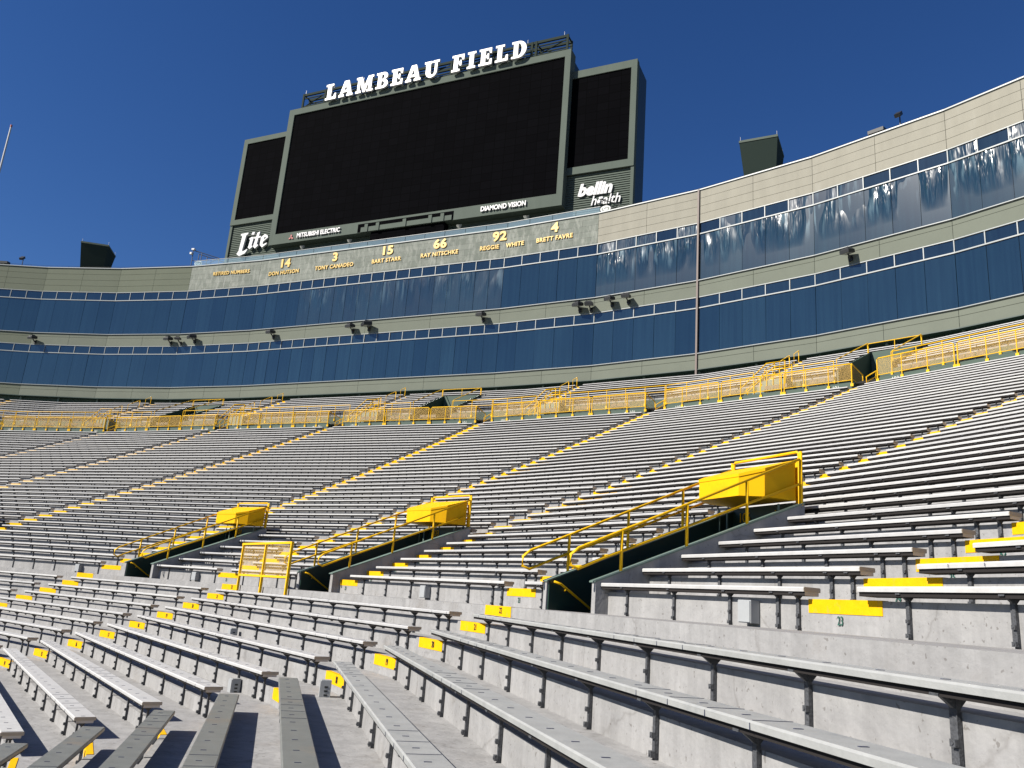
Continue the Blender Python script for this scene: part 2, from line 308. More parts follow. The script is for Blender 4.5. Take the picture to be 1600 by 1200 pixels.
AWD = .8
def lprof(n):
    if n == 22: return 33.886, -29.132
    k = n-21; z = -29.38+.258*k+.007*k*k
    if n < 12: z = -29.38+.258*-9+.007*81+.135*(n-12)
    return 33.446+.666*k, z
def lnode(i, n):
    a, b = LN[i]; return a+b*(n-22)
def hseat(n, z, zf, low): return max(.10, .375-(z-zf)) if low else .115
def uprof(n):
    k = n-23; return 35.108+T*k, -28.8307+.24835*k+.000719*k*k
def tprof(n):     # rows above the concourse, n = 1..9
    return 62.9+.63*(n-1), -17.1+.32*n
def tang(sig): 
    a = sig if sig >= 0 else (0 if sig >= -1 else sig+1)
    return Vector((math.cos(a), -math.sin(a)))
def dsig(sig, w, R): return w/R if (sig >= 0 or sig < -1) else w/(2*XC)
_pc = {}
def poly(kind, R, n=22):
    k = (kind, round(R, 4), n)
    if k not in _pc:
        out = []
        for i in range(len(UN) if kind == 'U' else len(LN)):
            sg = unode(i, R) if kind == 'U' else lnode(i, n); P = base(sg, R)
            if kind == 'L': out.append((sg+dsig(sg, AWD, R), P+tang(sg)*AWD))
            out.append((sg, P))
        _pc[k] = out
    return _pc[k]
def psig(pl, sig, R):
    for (a, P), (b, Q) in zip(pl[:-1], pl[1:]):
        if a >= sig >= b: return P+(Q-P)*((a-sig)/(a-b))
    return base(sig, R)
def usig(sig, R): return psig(poly('U', R), sig, R)
def TLn(kind, i, R, n=22): return poly(kind, R, n)[2*i+1 if kind == 'L' else i][1]
def TRn(kind, i, R, n=22): return poly(kind, R, n)[2*i if kind == 'L' else i][1]
def verts_of(kind, R, n=22): return [x[0] for x in poly(kind, R, n)]
def perp(A, B):
    d = (B-A).normalized(); n = Vector((-d.y, d.x))
    c_ = Vector((0, YC)) if abs(A.x) < XC else Vector((XC if A.x > 0 else -XC, YC))
    if n.dot(A-c_) < 0: n = -n
    return d, n

# stairwells: (right edge sigma, left edge sigma)
VOM = [(.696, .652), (.410, .366), (.165, .121), (-.325, -.383), (-.795, -.735), (-1.121, -1.165), (-1.36, -1.41), (-1.652, -1.696), (1.15, 1.105)]
VOM = [(max(a, b), min(a, b)) for a, b in VOM]
VADD = [.004, .011, .011, 0, 0, -.008, -.008, -.008, 0]
VOFF = [.004, .007, .003, 0, 0, 0, 0, 0, 0]
VOM = [(a+VOFF[i], b+VOFF[i]) for i, (a, b) in enumerate(VOM)]
def vat(i, R): k = VADD[i]*max(0, R-34.9)/3.7; return VOM[i][0]+k, VOM[i][1]+k
VTOP = 28

# ------------------------------------------------------------------ ground
g = MB(); g.quad([(-900, -900, -34.35), (900, -900, -34.35), (900, 900, -34.35), (-900, 900, -34.35)]); tag(g.build('ground', GROUND, org=(0, 0, -34.35)), None, None, kind='structure')
g = MB(); g.quad([(-48, -200, -34.2), (50, -200, -34.2), (50, -44, -34.2), (-48, -44, -34.2)]); tag(g.build('playing_field', TURF, org=(0, -100, -34.2)), None, None, kind='structure')

# ------------------------------------------------------------------ grandstand concrete
stand = thing('grandstand', (20, -45, -34), 'curved grey concrete terrace with yellow painted aisle steps carrying all the benches', 'grandstand')
def strip(mb, A, B, m=0):    # A, B lists of 3d points of equal length
    for i in range(len(A)-1): mb.quad([A[i], A[i+1], B[i+1], B[i]], m)
def v3(p, z): return Vector((p[0], p[1], z))
lo = MB()
for n in range(1, 23):
    r, z = lprof(n); zp = lprof(n-1)[1] if n > 1 else -34.3; r2 = lprof(n+1)[0] if n < 22 else None
    P = [x[1] for x in poly('L', r, n)]
    strip(lo, [v3(p, zp) for p in P], [v3(p, z) for p in P])
    if n < 22:
        Q = [x[1] for x in poly('L', r2, n+1)]; strip(lo, [v3(p, z) for p in P], [v3(p, z) for p in Q])
lo.build('lower_tier', CONC, stand)
# walkway between row 22 edge (lower polygon) and riser 23 (upper polygon), cut at stairwells is not needed: level with it
wk = MB(); zw = -29.132
sig_all = sorted(set(verts_of('U', 35.108)+verts_of('L', 33.886, 22)+[s_ for v in VOM for s_ in v]), reverse=True)
def lsig(sig, R, n=22): return psig(poly('L', R, n), sig, R)
sig_w = [x for x in sig_all if x <= 1.42]
strip(wk, [v3(lsig(x, 33.886), zw) for x in sig_w], [v3(usig(x, 35.108), zw) for x in sig_w])
for (sa, sb) in VOM: pass
wk.build('walkway', CONC2, stand)
up = MB()
cuts = [s_ for v in VOM for s_ in v]
for n in range(23, 61):
    r, z = uprof(n); zp = uprof(n-1)[1] if n > 23 else zw; r2 = uprof(n+1)[0] if n < 60 else 60.1
    if n == 23: pass
    VR = [vat(q_, r) for q_ in range(len(VOM))]
    ss = sorted(verts_of('U', r) + [s_ for v in VR for s_ in v], reverse=True)
    for a, b in zip(ss[:-1], ss[1:]):
        mid = (a+b)/2
        if n <= VTOP and any(va > mid > vb for va, vb in VR): continue
        A, B = usig(a, r), usig(b, r); C, D = usig(a, r2), usig(b, r2)
        if n == 23: up.quad([v3(A, zp), v3(B, zp), v3(B, z), v3(A, z)])
        else: up.quad([v3(A, zp), v3(B, zp), v3(B, z), v3(A, z)])
        up.quad([v3(A, z), v3(B, z), v3(D, z), v3(C, z)])
up.build('upper_tier', CONC, stand)
tp = MB(); zpf = -18.16
TOPV = [(-.05, -.15), (-.875, -.98), (.442, .398), (-1.383, -1.427), (.80, .757)]   # openings in the top tier
tcuts = [s_ for v in TOPV for s_ in v]
for n in range(0, 10):
    if n == 0: r, z, r2 = 62.55, -17.1, 62.9
    else: r, z = tprof(n); r2 = tprof(n+1)[0] if n < 9 else 71.5
    zp = tprof(n-1)[1] if n > 1 else -17.1
    ss = sorted(verts_of('U', r) + tcuts, reverse=True)
    for a, b in zip(ss[:-1], ss[1:]):
        mid = (a+b)/2
        if r < 66.5 and any(va > mid > vb for va, vb in TOPV): continue
        A, B, C, D = usig(a, r), usig(b, r), usig(a, r2), usig(b, r2)
        if n > 0: tp.quad([v3(A, zp), v3(B, zp), v3(B, z), v3(A, z)])
        tp.quad([v3(A, z), v3(B, z), v3(D, z), v3(C, z)])
tp.build('top_tier', CONC, stand)
pf = MB(); ss = verts_of('U', 61)
strip(pf, [v3(usig(x, 60.2), zpf) for x in ss], [v3(usig(x, 62.5), zpf) for x in ss])
for (a, b) in TOPV: strip(pf, [v3(usig(a, 62.5), zpf), v3(usig(b, 62.5), zpf)], [v3(usig(a, 66.6), zpf), v3(usig(b, 66.6), zpf)])
pf.build('concourse_platform', CONC2, stand)

# ---------------------------------------------------------------- painted step edges and numbers
def text_mesh(txt, h, name, sx=1.0, bold=0.0, ext=.01, shear=0.0, align='CENTER', space=1.0):
    c_ = bpy.data.curves.new(name, 'FONT'); c_.body = txt; c_.size = 1; c_.align_x = align; c_.align_y = 'CENTER'; c_.extrude = ext/max(h, 1e-6)*.72; c_.offset = bold; c_.shear = shear; c_.space_character = space
    c_.resolution_u = 3
    o = bpy.data.objects.new(name, c_); COL.objects.link(o); dg = bpy.context.evaluated_depsgraph_get()
    me = bpy.data.meshes.new_from_object(o.evaluated_get(dg)); me.name = name
    bpy.data.objects.remove(o); bpy.data.curves.remove(c_)
    k = h*S/.72; me.transform(Matrix.Diagonal((k*sx, k, k, 1))); return me
def put_text(me, m, parent, p, X, Z, name=None, org=None):
    """p plan-unit point of the text centre, X text direction, Z up direction (both 3d)"""
    me.materials.clear(); me.materials.append(m)
    X = Vector(X).normalized(); Z = Vector(Z).normalized(); N = X.cross(Z)
    Mx = Matrix((X, Z, N)).transposed().to_4x4()
    o = bpy.data.objects.new(name or me.name, me); COL.objects.link(o)
    if parent is not None:
        o.parent = parent; q_ = parent['_o']; Mx.translation = Vector(((p[0]-q_[0])*S, (p[1]-q_[1])*S, (p[2]-q_[2])*S)); o.matrix_local = Mx
    else: Mx.translation = W(*p); o.matrix_world = Mx
    return o
marks = []   # (distance, MB, n)
camp = Vector((CX, CY, CZ))
def mark_mb(A, d, nn, z, w=.8, h=.125, dep=.06):
    """A: left end point (2d) on the riser line; d: direction towards right; nn outward"""
    mb = MB(); e = .006
    for (a, z0, z1) in ((0, z-h, z+e),):
        P = A; Q = A+d*w
        mb.hexa([v3(P-nn*e, z0), v3(Q-nn*e, z0), v3(Q+nn*.002, z0), v3(P+nn*.002, z0), v3(P-nn*e, z1), v3(Q-nn*e, z1), v3(Q+nn*dep, z1), v3(P+nn*dep, z1)])
    return mb
def add_mark(A, d, nn, z, n, where):
    mb = mark_mb(A, d, nn, z, w=.8 if where[0] == 'L' else 1.08, h=.2 if (where[0] == 'L' and n == 22) else .125); c_ = v3(A, z); marks.append(((c_-camp).length, mb, c_, d, nn, n, where))
for i in range(1, len(LN)-1):
    for n in range(8, 23):
        r, z = lprof(n); A = TLn('L', i, r, n); B = TRn('L', i, r, n); d, nn = perp(A, B); add_mark(A, d, nn, z, n, ('L', i))
for i in range(1, len(UN)-1):
    for n in range(23, 61):
        r, z = uprof(n); A = TLn('U', i, r); B = TLn('U', i-1, r); d, nn = perp(A, B)
        if n <= VTOP and any(vat(q_, r)[0] > unode(i, r)+.8/r > vat(q_, r)[1] for q_ in range(len(VOM))): continue
        add_mark(A, d, nn, z, n, ('U', i))
TA = [.56, .33, .103, -.282, -.718, -1.103, -1.33, -1.56]
for i, sg in enumerate(TA):
    for n in range(1, 10):
        r, z = tprof(n); A = usig(sg, r); B = usig(sg+.02, r); d, nn = perp(A, B); add_mark(A, d, nn, z, n, ('T', i))
marks.sort(key=lambda m_: m_[0])
def infr(p):
    v = p-camp; z_ = v.dot(Fv)
    if z_ < .1: return False
    x = 800+FPX*v.dot(Rv)/z_; y = 600-FPX*v.dot(Uv)/z_
    return -60 < x < 1660 and -40 < y < 1240
mi = [m_ for m_ in marks if infr(m_[2])]; mo = [m_ for m_ in marks if not infr(m_[2])]
for m_ in mi[:100]: m_[1].build('step_marking', YELS, stand)
rest = MB()
for m_ in mi[100:]+mo:
    b = len(rest.v); rest.v += m_[1].v; rest.f += [tuple(b+k for k in f) for f in m_[1].f]; rest.m += m_[1].m
ro = rest.build('distant_step_markings', YELS, stand); ro['kind'] = 'stuff'
tcache = {}
cnt = 0
for dist, mb, p, d, nn, n, where in mi:
    if where[0] == 'T' or cnt >= 70 or dist > 30: continue
    cnt += 1
    if n not in tcache: tcache[n] = text_mesh(str(n), .085, 'row_number', sx=.75, ext=.003)
    low = n <= 22
    me = tcache[n] if (n, low) in tcache else tcache[n]
    pos = p+Vector((d.x, d.y, 0))*(.5)+Vector((nn.x, nn.y, 0))*(-.010)
    pos.z = p.z-.06 if low else p.z-.19
    put_text(me, BLK if low else GRNN, stand, pos, (d.x, d.y, 0), (0, 0, 1), 'row_number')
# ---------------------------------------------------------------- benches
PROF = [(-.118, -.066), (-.118, -.040), (-.140, -.038), (-.142, -.010), (-.134, 0), (.075, 0), (.083, -.010), (.081, -.038), (.06, -.040), (.06, -.066)]
PROFU = [(-.112, -.082), (-.112, -.047), (-.130, -.045), (-.132, -.012), (-.124, 0), (.083, 0), (.09, -.012), (.088, -.045), (.07, -.047), (.07, -.082)]
def bracket_mesh(L, fine, cache={}):
    k = (round(L, 2), fine)
    if k in cache: return cache[k]
    mb = MB()
    # local: x outward, y along, z up; origin under the seat at the riser face
    mb.box((-.016, 0, -L/2), .022, .028, L)
    mb.hexa([(-.035, -.011, -.075), (-.002, -.011, -.075), (-.002, .011, -.075), (-.035, .011, -.075), (-.112, -.011, -.02), (.05, -.011, -.02), (.05, .011, -.02), (-.112, .011, -.02)])
    mb.box((-.03, 0, -.024), .19, .05, .012)
    if fine:
        mb.box((-.036, 0, -L*.62), .02, .03, .03); mb.box((-.038, 0, -L+.03), .024, .036, .034); mb.box((-.012, .03, -L*.55), .012, .016, L*.75)
        mb.tube([(-.05, 0, -L*.62), (-.03, 0, -L*.62)], .008, 6); mb.tube([(-.055, 0, -L+.03), (-.03, 0, -L+.03)], .009, 6)
    me = mb.mesh('bracket', IRON); cache[k] = me; return me
benches = []      # dist, A, B, z, zfloor, n, sectionkey, mat
def sec_bench(A, B, gl, gr, z, zf, n, key, m):
    """A: left node, B: right node (2d), trimmed gl at left and gr at right"""
    d, nn = perp(A, B); L = (B-A).length
    if L < gl+gr+.6: return
    P = A+d*gl; Q = B-d*gr; mid = v3((P+Q)/2, z)
    # distance of nearest point
    z += hseat(n, z, zf, key[0] == "L")-.094
    t_ = max(0, min((Q-P).length, (Vector((CX, CY))-P).dot(d))); near = v3(P+d*t_, z)
    benches.append((( near-camp).length, P, Q, d, nn, z, zf, n, key, m, (v3(P, z), v3(Q, z), mid, near)))
for i in range(len(LN)-1):       # i = right node index, i+1 = left node
    for n in range(11, 22):
        r, z = lprof(n); zf = lprof(n-1)[1]
        B = base(lnode(i, n), r); A = TRn('L', i+1, r, n)
        m = BENCH
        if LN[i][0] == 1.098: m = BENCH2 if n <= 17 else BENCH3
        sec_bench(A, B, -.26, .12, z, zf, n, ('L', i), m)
for i in range(len(UN)-1):
    for n in range(23, 61):
        r, z = uprof(n); zf = uprof(n-1)[1] if n > 23 else zw
        a0, a1 = unode(i, r), unode(i+1, r)
        B = base(a0, r); A = TRn('U', i+1, r)
        vs = [vat(q_, r) for q_, v in enumerate(VOM) if a0 > (v[0]+v[1])/2 > a1]
        if vs and n <= VTOP:
            va, vb = vs[0]; PR = usig(va, r); PL = usig(vb, r)
            if PR is None: continue
            sec_bench(PR, B, .0, -.06, z, zf, n, ('UR', i), BENCH)
            sec_bench(A, PL, .92, .2, z, zf, n, ('UL', i), BENCH)
        else: sec_bench(A, B, .92, -.06, z, zf, n, ('U', i), BENCH)
tn = sorted([x for x in TA]+[s_ for v in TOPV for s_ in v]+[1.0, -2.0], reverse=True)
for n in range(1, 10):
    r, z = tprof(n); zf = tprof(n-1)[1] if n > 1 else -17.1
    nodes = sorted(TA+[unode(i, r) for i in range(len(UN))], reverse=True)
    cutn = [] if r > 66.5 else [s_ for v in TOPV for s_ in v]
    al = sorted(set(nodes+cutn), reverse=True)
    for a, b in zip(al[:-1], al[1:]):
        mid = (a+b)/2
        if r <= 66.5 and any(va > mid > vb for va, vb in TOPV): continue
        gl = .5 if b in TA else (.3 if b in cutn else 0); gr = .12 if a in TA else (.3 if a in cutn else 0)
        sec_bench(usig(b, r), usig(a, r), gl, gr, z, zf, n, ('T', al.index(a) if not cutn else round(mid, 3)), BENCH)
benches = [b for b in benches if any(infr(p) for p in b[10])]
benches.sort(key=lambda b: b[0])
ORD = ['', 'first', 'second', 'third', 'fourth', 'fifth', 'sixth', 'seventh', 'eighth', 'ninth', 'tenth', 'eleventh', 'twelfth', 'thirteenth', 'fourteenth', 'fifteenth', 'sixteenth', 'seventeenth', 'eighteenth', 'nineteenth', 'twentieth', 'twenty-first', 'twenty-second', 'twenty-third', 'twenty-fourth', 'twenty-fifth', 'twenty-sixth', 'twenty-seventh', 'twenty-eighth', 'twenty-ninth', 'thirtieth', 'thirty-first', 'thirty-second', 'thirty-third', 'thirty-fourth', 'thirty-fifth', 'thirty-sixth', 'thirty-seventh', 'thirty-eighth']
USEC = {0: 'block at the far right', 1: 'block at the far right', 2: 'rightmost block', 3: 'block behind the largest hood', 4: 'block just left of the largest hood', 5: 'block behind the middle hood', 6: 'block behind the small hood', 7: 'block left of the small hood', 8: 'second block left of the small hood', 9: 'third block left of the small hood', 10: 'fourth block left of the small hood', 11: 'fifth block left of the small hood', 12: 'sixth block left of the small hood'}
LSEC = {0: 'behind the viewer', 1: 'front right block', 2: 'long front middle block', 3: 'front block below the small hood', 4: 'front block at the left edge'}
def bench_label(n, key, m):
    if key[0] == 'L':
        kind_ = {'bench_plank_darker': 'rust-stained darker', 'bench_plank_dull': 'mid', 'bench_plank_grey': 'pale'}[m.name]
        return '%s grey bench, %s below the walkway, %s' % (kind_, ORD[22-n], LSEC.get(key[1], 'far left front block'))
    if key[0] in ('UR', 'UL'):
        h_ = {3: 'largest', 5: 'middle', 6: 'small'}.get(key[1], 'leftmost')
        return 'pale grey bench, %s above the walkway, %s side of the %s hooded stairwell' % (ORD[n-22], 'right' if key[0] == 'UR' else 'left', h_)
    if key[0] == 'U': return 'pale grey bench, %s above the walkway, %s' % (ORD[n-22], USEC.get(key[1], 'block at the left edge'))
    return 'small pale bench, %s row up from the upper concourse railing' % ORD[n]
spacing = 1.02
def bench_geo(P, Q, d, nn, z, up=False):
    mb = MB(); mb.sweep(PROFU if up else PROF, [(v3(P, z+.094), nn), (v3(Q, z+.094), nn)]); 
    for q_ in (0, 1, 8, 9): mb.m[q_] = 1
    return mb
stuff = MB(); stuffb = MB(); bcount = 0
def posts(P, Q, d, dist):
    L = (Q-P).length; k = max(2, int(round((L-.68)/spacing))+1); return [P+d*(.5+(L-.68)*j/(k-1)) for j in range(k)]+([Q-d*.46] if dist < 22 and L > 3 else [])
for dist, P, Q, d, nn, z, zf, n, key, m, pr in benches:
    Lb = z+.094-.036-zf
    if bcount < 300:
        bcount += 1
        org = v3(P, zf)
        b = thing('bench', org, bench_label(n, key, m), 'bench', 'plank benches of the stand')
        ln = bench_geo(P, Q, d, nn, z, key[0] != 'L')
        if dist < 13 and key[0] == 'L' or (dist < 8):     # divider lines and seat number tags
            L = (Q-P).length; t_ = .2
            rr = random.Random(n*31+key[1]); kk = 0; grp = rr.randint(3, 6)
            while t_ < L:
                ln.box(v3(P+d*t_-nn*.045, z+.0952), .014, .042, .0022, X=(d.x, d.y, 0), Y=(nn.x, nn.y, 0), m=2)
                if (int(t_/.4)//4+n) % 3 == 0:
                    ln.box(v3(P+d*(t_+.19)-nn*.03, z+.0955), .0045, .2, .002, X=(d.x, d.y, 0), Y=(nn.x, nn.y, 0), m=2)
                    ln.box(v3(P+d*(t_+.19)-nn*.1425, z+.070), .0045, .003, .03, X=(d.x, d.y, 0), Y=(nn.x, nn.y, 0), m=2)
                t_ += .40
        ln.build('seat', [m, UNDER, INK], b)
        for (E_, sgn) in ((P, -1), (Q, 1)):
            if dist < 24:
                e_ = MB(); p0 = E_+d*sgn*.001; e_.sweep([(a*.99, q_*.98-.0003) for a, q_ in (PROF if key[0] == 'L' else PROFU)[2:8]], [(v3(p0, z+.094), nn), (v3(p0+d*sgn*.006, z+.094), nn)]); e_.build('end_cap', ENDC, b)
        fine = dist < 16; me = bracket_mesh(Lb, fine); rz = math.atan2(nn.y, nn.x)
        for p in posts(P, Q, d, dist):
            if infr(v3(p, z)) or dist < 14: child('bracket', me, b, v3(p, z+.058), rz)
    else:
        g_ = bench_geo(P, Q, d, nn, z, True); o_ = len(stuff.v); stuff.v += g_.v; stuff.f += [tuple(o_+k for k in f) for f in g_.f]; stuff.m += g_.m
        for p in posts(P, Q, d, dist):
            stuffb.box(v3(p-nn*.02, z+.058-Lb/2), .03, .034, Lb, X=(nn.x, nn.y, 0), Y=(d.x, d.y, 0)); stuffb.box(v3(p-nn*.035, z+.045), .17, .03, .025, X=(nn.x, nn.y, 0), Y=(d.x, d.y, 0))
o_ = len(stuff.v); stuff.v += stuffb.v; stuff.f += [tuple(o_+k for k in f) for f in stuffb.f]; stuff.m += [2]*len(stuffb.f)
st = stuff.build('distant_benches', [BENCH, UNDER, IRON]); tag(st, 'rows of far small grey benches near the concourse and under the building', 'benches', kind='stuff')

# ---------------------------------------------------------------- stairwells with yellow hoods
VL = {0: ('largest and nearest yellow hooded stairwell with green walls, numbers 105 and 107 below its hood', ('105', '107')),
      1: ('middle yellow hooded stairwell beside the yellow mesh barrier', ('103', '105')),
      2: ('smallest fully visible yellow hooded stairwell at the left of the walkway', ('101', '103')),
      3: ('yellow hooded stairwell cut off by the left edge of the photo', None)}
def pol(sg, R): return usig(sg, R)
def wtop(R): return -28.71+.403*(R-34.9)
for vi, (va, vb) in enumerate(VOM[:4]):
    cen = pol((va+vb)/2, 36.5); t = thing('hooded_stairwell', v3(cen, zw), VL[vi][0], 'stairwell', 'hooded stairwells along the walkway')
    A, B = pol(vb, 35.5), pol(va, 35.5); d, nn = perp(A, B)          # d: left->right, nn outward
    PA0, PB0 = pol(vb, 34.9), pol(va, 34.9); wid = (PB0-PA0).length
    vt = vat(vi, 38.6); dl = (pol(vt[1], 38.6)-PA0).normalized(); dr = (pol(vt[0], 38.6)-PB0).normalized()
    def P2(side, R, off=0):      # off towards the inside of the well
        if side == 'L': return PA0+dl*(R-34.9)+d*off
        return PB0+dr*(R-34.9)-d*off
    for side in 'LR':
        w_ = MB(); l_ = MB(); c_ = MB()
        for (mb, o0, o1, zt, R0_, R1_) in ((w_, 0.0, .10, 0, 34.9, 38.62), (l_, .10, .13, -.001, 34.93, 38.5)):
            a, b, c2, e = P2(side, R0_, o0), P2(side, R1_, o0), P2(side, R1_, o1), P2(side, R0_, o1)
            mb.hexa([v3(a, -32), v3(b, -32), v3(c2, -32), v3(e, -32), v3(a, wtop(R0_)+zt), v3(b, wtop(R1_)+zt), v3(c2, wtop(R1_)+zt), v3(e, wtop(R0_)+zt)])
        a, b, c2, e = P2(side, 34.88, -.012), P2(side, 38.62, -.012), P2(side, 38.62, .145), P2(side, 34.88, .145)
        c_.hexa([v3(a, wtop(34.88)+.001), v3(b, wtop(38.62)+.001), v3(c2, wtop(38.62)+.001), v3(e, wtop(34.88)+.001), v3(a, wtop(34.88)+.022), v3(b, wtop(38.62)+.022), v3(c2, wtop(38.62)+.022), v3(e, wtop(34.88)+.022)])
        w_.build('side_wall', CONC, t); l_.build('wall_lining', GRND, t); c_.build('coping', GRNC, t)
        # handrail
        def hr(R, h): return v3(P2(side, R, .02), wtop(R)+h)
        hh = lambda R: .58+.04*(R-35.3)
        r_ = MB(); lp = [hr(38.55, .74), hr(35.0, hh(35)), hr(34.62, hh(34.6)), hr(34.5, .50), hr(34.5, .36), hr(34.62, .27), hr(35.0, .29), hr(38.55, .34)]
        r_.tube(lp, .021, 8)
        for R in (35.3, 36.4, 37.5): r_.tube([hr(R, 0.0), hr(R, hh(R))], .024, 8)
        r_.tube([hr(38.58, -.02), hr(38.58, .86)], .024, 8)
        r_.build('handrail', YEL, t, smooth=True)
        k_ = MB(); k_.tube([v3(P2(side, 34.98, .19), wtop(34.9)-.0), v3(P2(side, 35.1, .19), wtop(34.9)-.03), v3(P2(side, 36.6, .19), wtop(34.9)-.95)], .018, 8); k_.tube([v3(P2(side, 35.2, .19), wtop(34.9)-.1), v3(P2(side, 35.2, .12), wtop(34.9)-.13)], .012, 6)
        k_.build('stair_rail', YEL, t, smooth=True)
    bk = MB(); a, b = P2('L', 38.5, .13), P2('R', 38.5, .13); a2, b2 = P2('L', 38.6, .13), P2('R', 38.6, .13)
    bk.hexa([v3(a, -32), v3(b, -32), v3(b2, -32), v3(a2, -32), v3(a, wtop(38.5)+.05), v3(b, wtop(38.5)+.05), v3(b2, wtop(38.5)+.05), v3(a2, wtop(38.5)+.05)]); bk.build('back_wall', GRND, t)
    bc = MB(); a, b = P2('L', 38.62, 0), P2('R', 38.62, 0); a2, b2 = P2('L', 39.06, 0), P2('R', 39.06, 0)
    bc.hexa([v3(a, -32), v3(b, -32), v3(b2, -32), v3(a2, -32), v3(a, uprof(28)[1]), v3(b, uprof(28)[1]), v3(b2, uprof(28)[1]), v3(a2, uprof(28)[1])]); bc.build('back_kerb', CONC, t)
    st_ = MB()
    for k in range(13):
        R0_ = 34.95+.27*k; z = zw-.19*(k+1); a, b, a2, b2 = P2('L', R0_, .13), P2('R', R0_, .13), P2('L', R0_+.27, .13), P2('R', R0_+.27, .13)
        st_.hexa([v3(a, -32), v3(b, -32), v3(b2, -32), v3(a2, -32), v3(a, z), v3(b, z), v3(b2, z), v3(a2, z)])
    st_.build('stairs', CONC2, t)
    # hood
    cx = lambda f, R: P2('L', R)+(P2('R', R)-P2('L', R))*f
    pl = [cx(.05, 37.9), cx(.2, 37.6), cx(.8, 37.6), cx(.95, 37.9), cx(.95, 38.52), cx(.05, 38.52)]
    pr_ = [37.9, 37.6, 37.6, 37.9, 38.52, 38.52]; zt = lambda R: -26.82+.34*(R-37.6); zb = -27.17
    ho = MB(); n6 = 6; b0 = len(ho.v)
    ho.v += [v3(p, zb) for p in pl]+[v3(p, zt(r)-.05) for p, r in zip(pl, pr_)]
    ho.f += [tuple(reversed(range(6))), tuple(range(6, 12))]+[(i, (i+1) % 6, 6+(i+1) % 6, 6+i) for i in range(6)]; ho.m += [0]*8
    ho.build('hood', YELH, t)
    cp_ = MB(); cc = sum((Vector(p) for p in pl), Vector((0, 0)))/6; big = [cc+(Vector(p)-cc)*1.02 for p in pl]
    cp_.v += [v3(p, zt(r)-.049) for p, r in zip(big, pr_)]+[v3(p, zt(r)) for p, r in zip(big, pr_)]
    cp_.f += [tuple(reversed(range(6))), tuple(range(6, 12))]+[(i, (i+1) % 6, 6+(i+1) % 6, 6+i) for i in range(6)]; cp_.m += [0]*8
    cp_.build('hood_lid', YELH, t)
    gr_ = MB(); zt2 = wtop(38.58)+.86
    gr_.tube([v3(cx(.04, 38.58), zt2-.16), v3(cx(.04, 38.58), zt2-.03), v3(cx(.06, 38.58), zt2), v3(cx(.94, 38.58), zt2), v3(cx(.965, 38.58), zt2-.03), v3(cx(.965, 38.58), wtop(38.6))], .024, 8)
    gr_.box(v3(cx(.9, 38.66), wtop(38.6)+.36), .10, .03, .74, X=(d.x, d.y, 0), Y=(nn.x, nn.y, 0)); gr_.build('back_guard_rail', YEL, t, smooth=False)
    if VL[vi][1]:
        for f, tx in ((.26, VL[vi][1][0]), (.76, VL[vi][1][1])):
            put_text(text_mesh(tx, .17, 'number_sign', sx=.85, ext=.004), YELS, t, v3(cx(f, 38.49), -27.38), (d.x, d.y, 0), (0, 0, 1), 'number_sign')
        ar = MB(); p = cx(.36, 38.485); X = Vector((d.x, d.y, 0)); q0_ = v3(p, -27.66)
        ar.prism([q0_-X*.16, q0_+Vector((0, 0, .09))-X*.05, q0_+Vector((0, 0, .03))-X*.05, q0_+Vector((0, 0, .03))+X*.14, q0_+Vector((0, 0, -.03))+X*.14, q0_+Vector((0, 0, -.03))-X*.05, q0_+Vector((0, 0, -.09))-X*.05], (-nn.x*.004, -nn.y*.004, 0)); ar.build('arrow', YEL, t)
        for f in (.08, .2, .93):
            sgn = MB(); sgn.box(v3(cx(f, 38.2), -27.5), .03, .02, .5, X=(d.x, d.y, 0), Y=(nn.x, nn.y, 0)); sgn.build('hood_strut', GRNC, t)

# yellow mesh barrier on the walkway edge
def seg_rail(mb, pts, r, posts_=()):
    mb.tube(pts, r, 8)
A, B = lsig(.343, 33.87), lsig(.432, 33.87); d, nn = perp(A, B)
t = thing('mesh_barrier', v3(A, -29.3), 'yellow framed mesh barrier panel standing on the walkway edge left of the middle stairwell', 'barrier')
f_ = MB(); zt_ = -28.15; zb_ = -28.98
for k in range(3):
    p = A+(B-A)*(k/2); f_.box(v3(p-nn*.05, (zt_-29.27)/2), .055, .055, zt_+29.27, X=(d.x, d.y, 0), Y=(nn.x, nn.y, 0))
f_.box(v3((A+B)/2-nn*.05, zt_+.02), (B-A).length+.08, .06, .05, X=(d.x, d.y, 0), Y=(nn.x, nn.y, 0)); f_.box(v3((A+B)/2-nn*.05, zb_+.1), (B-A).length, .05, .05, X=(d.x, d.y, 0), Y=(nn.x, nn.y, 0))
f_.build('frame', YEL, t)
g_ = MB(); g_.quad([v3(A-nn*.05, zb_+.12), v3(B-nn*.05, zb_+.12), v3(B-nn*.05, zt_), v3(A-nn*.05, zt_)]); g_.build('mesh_panel', MESH, t)

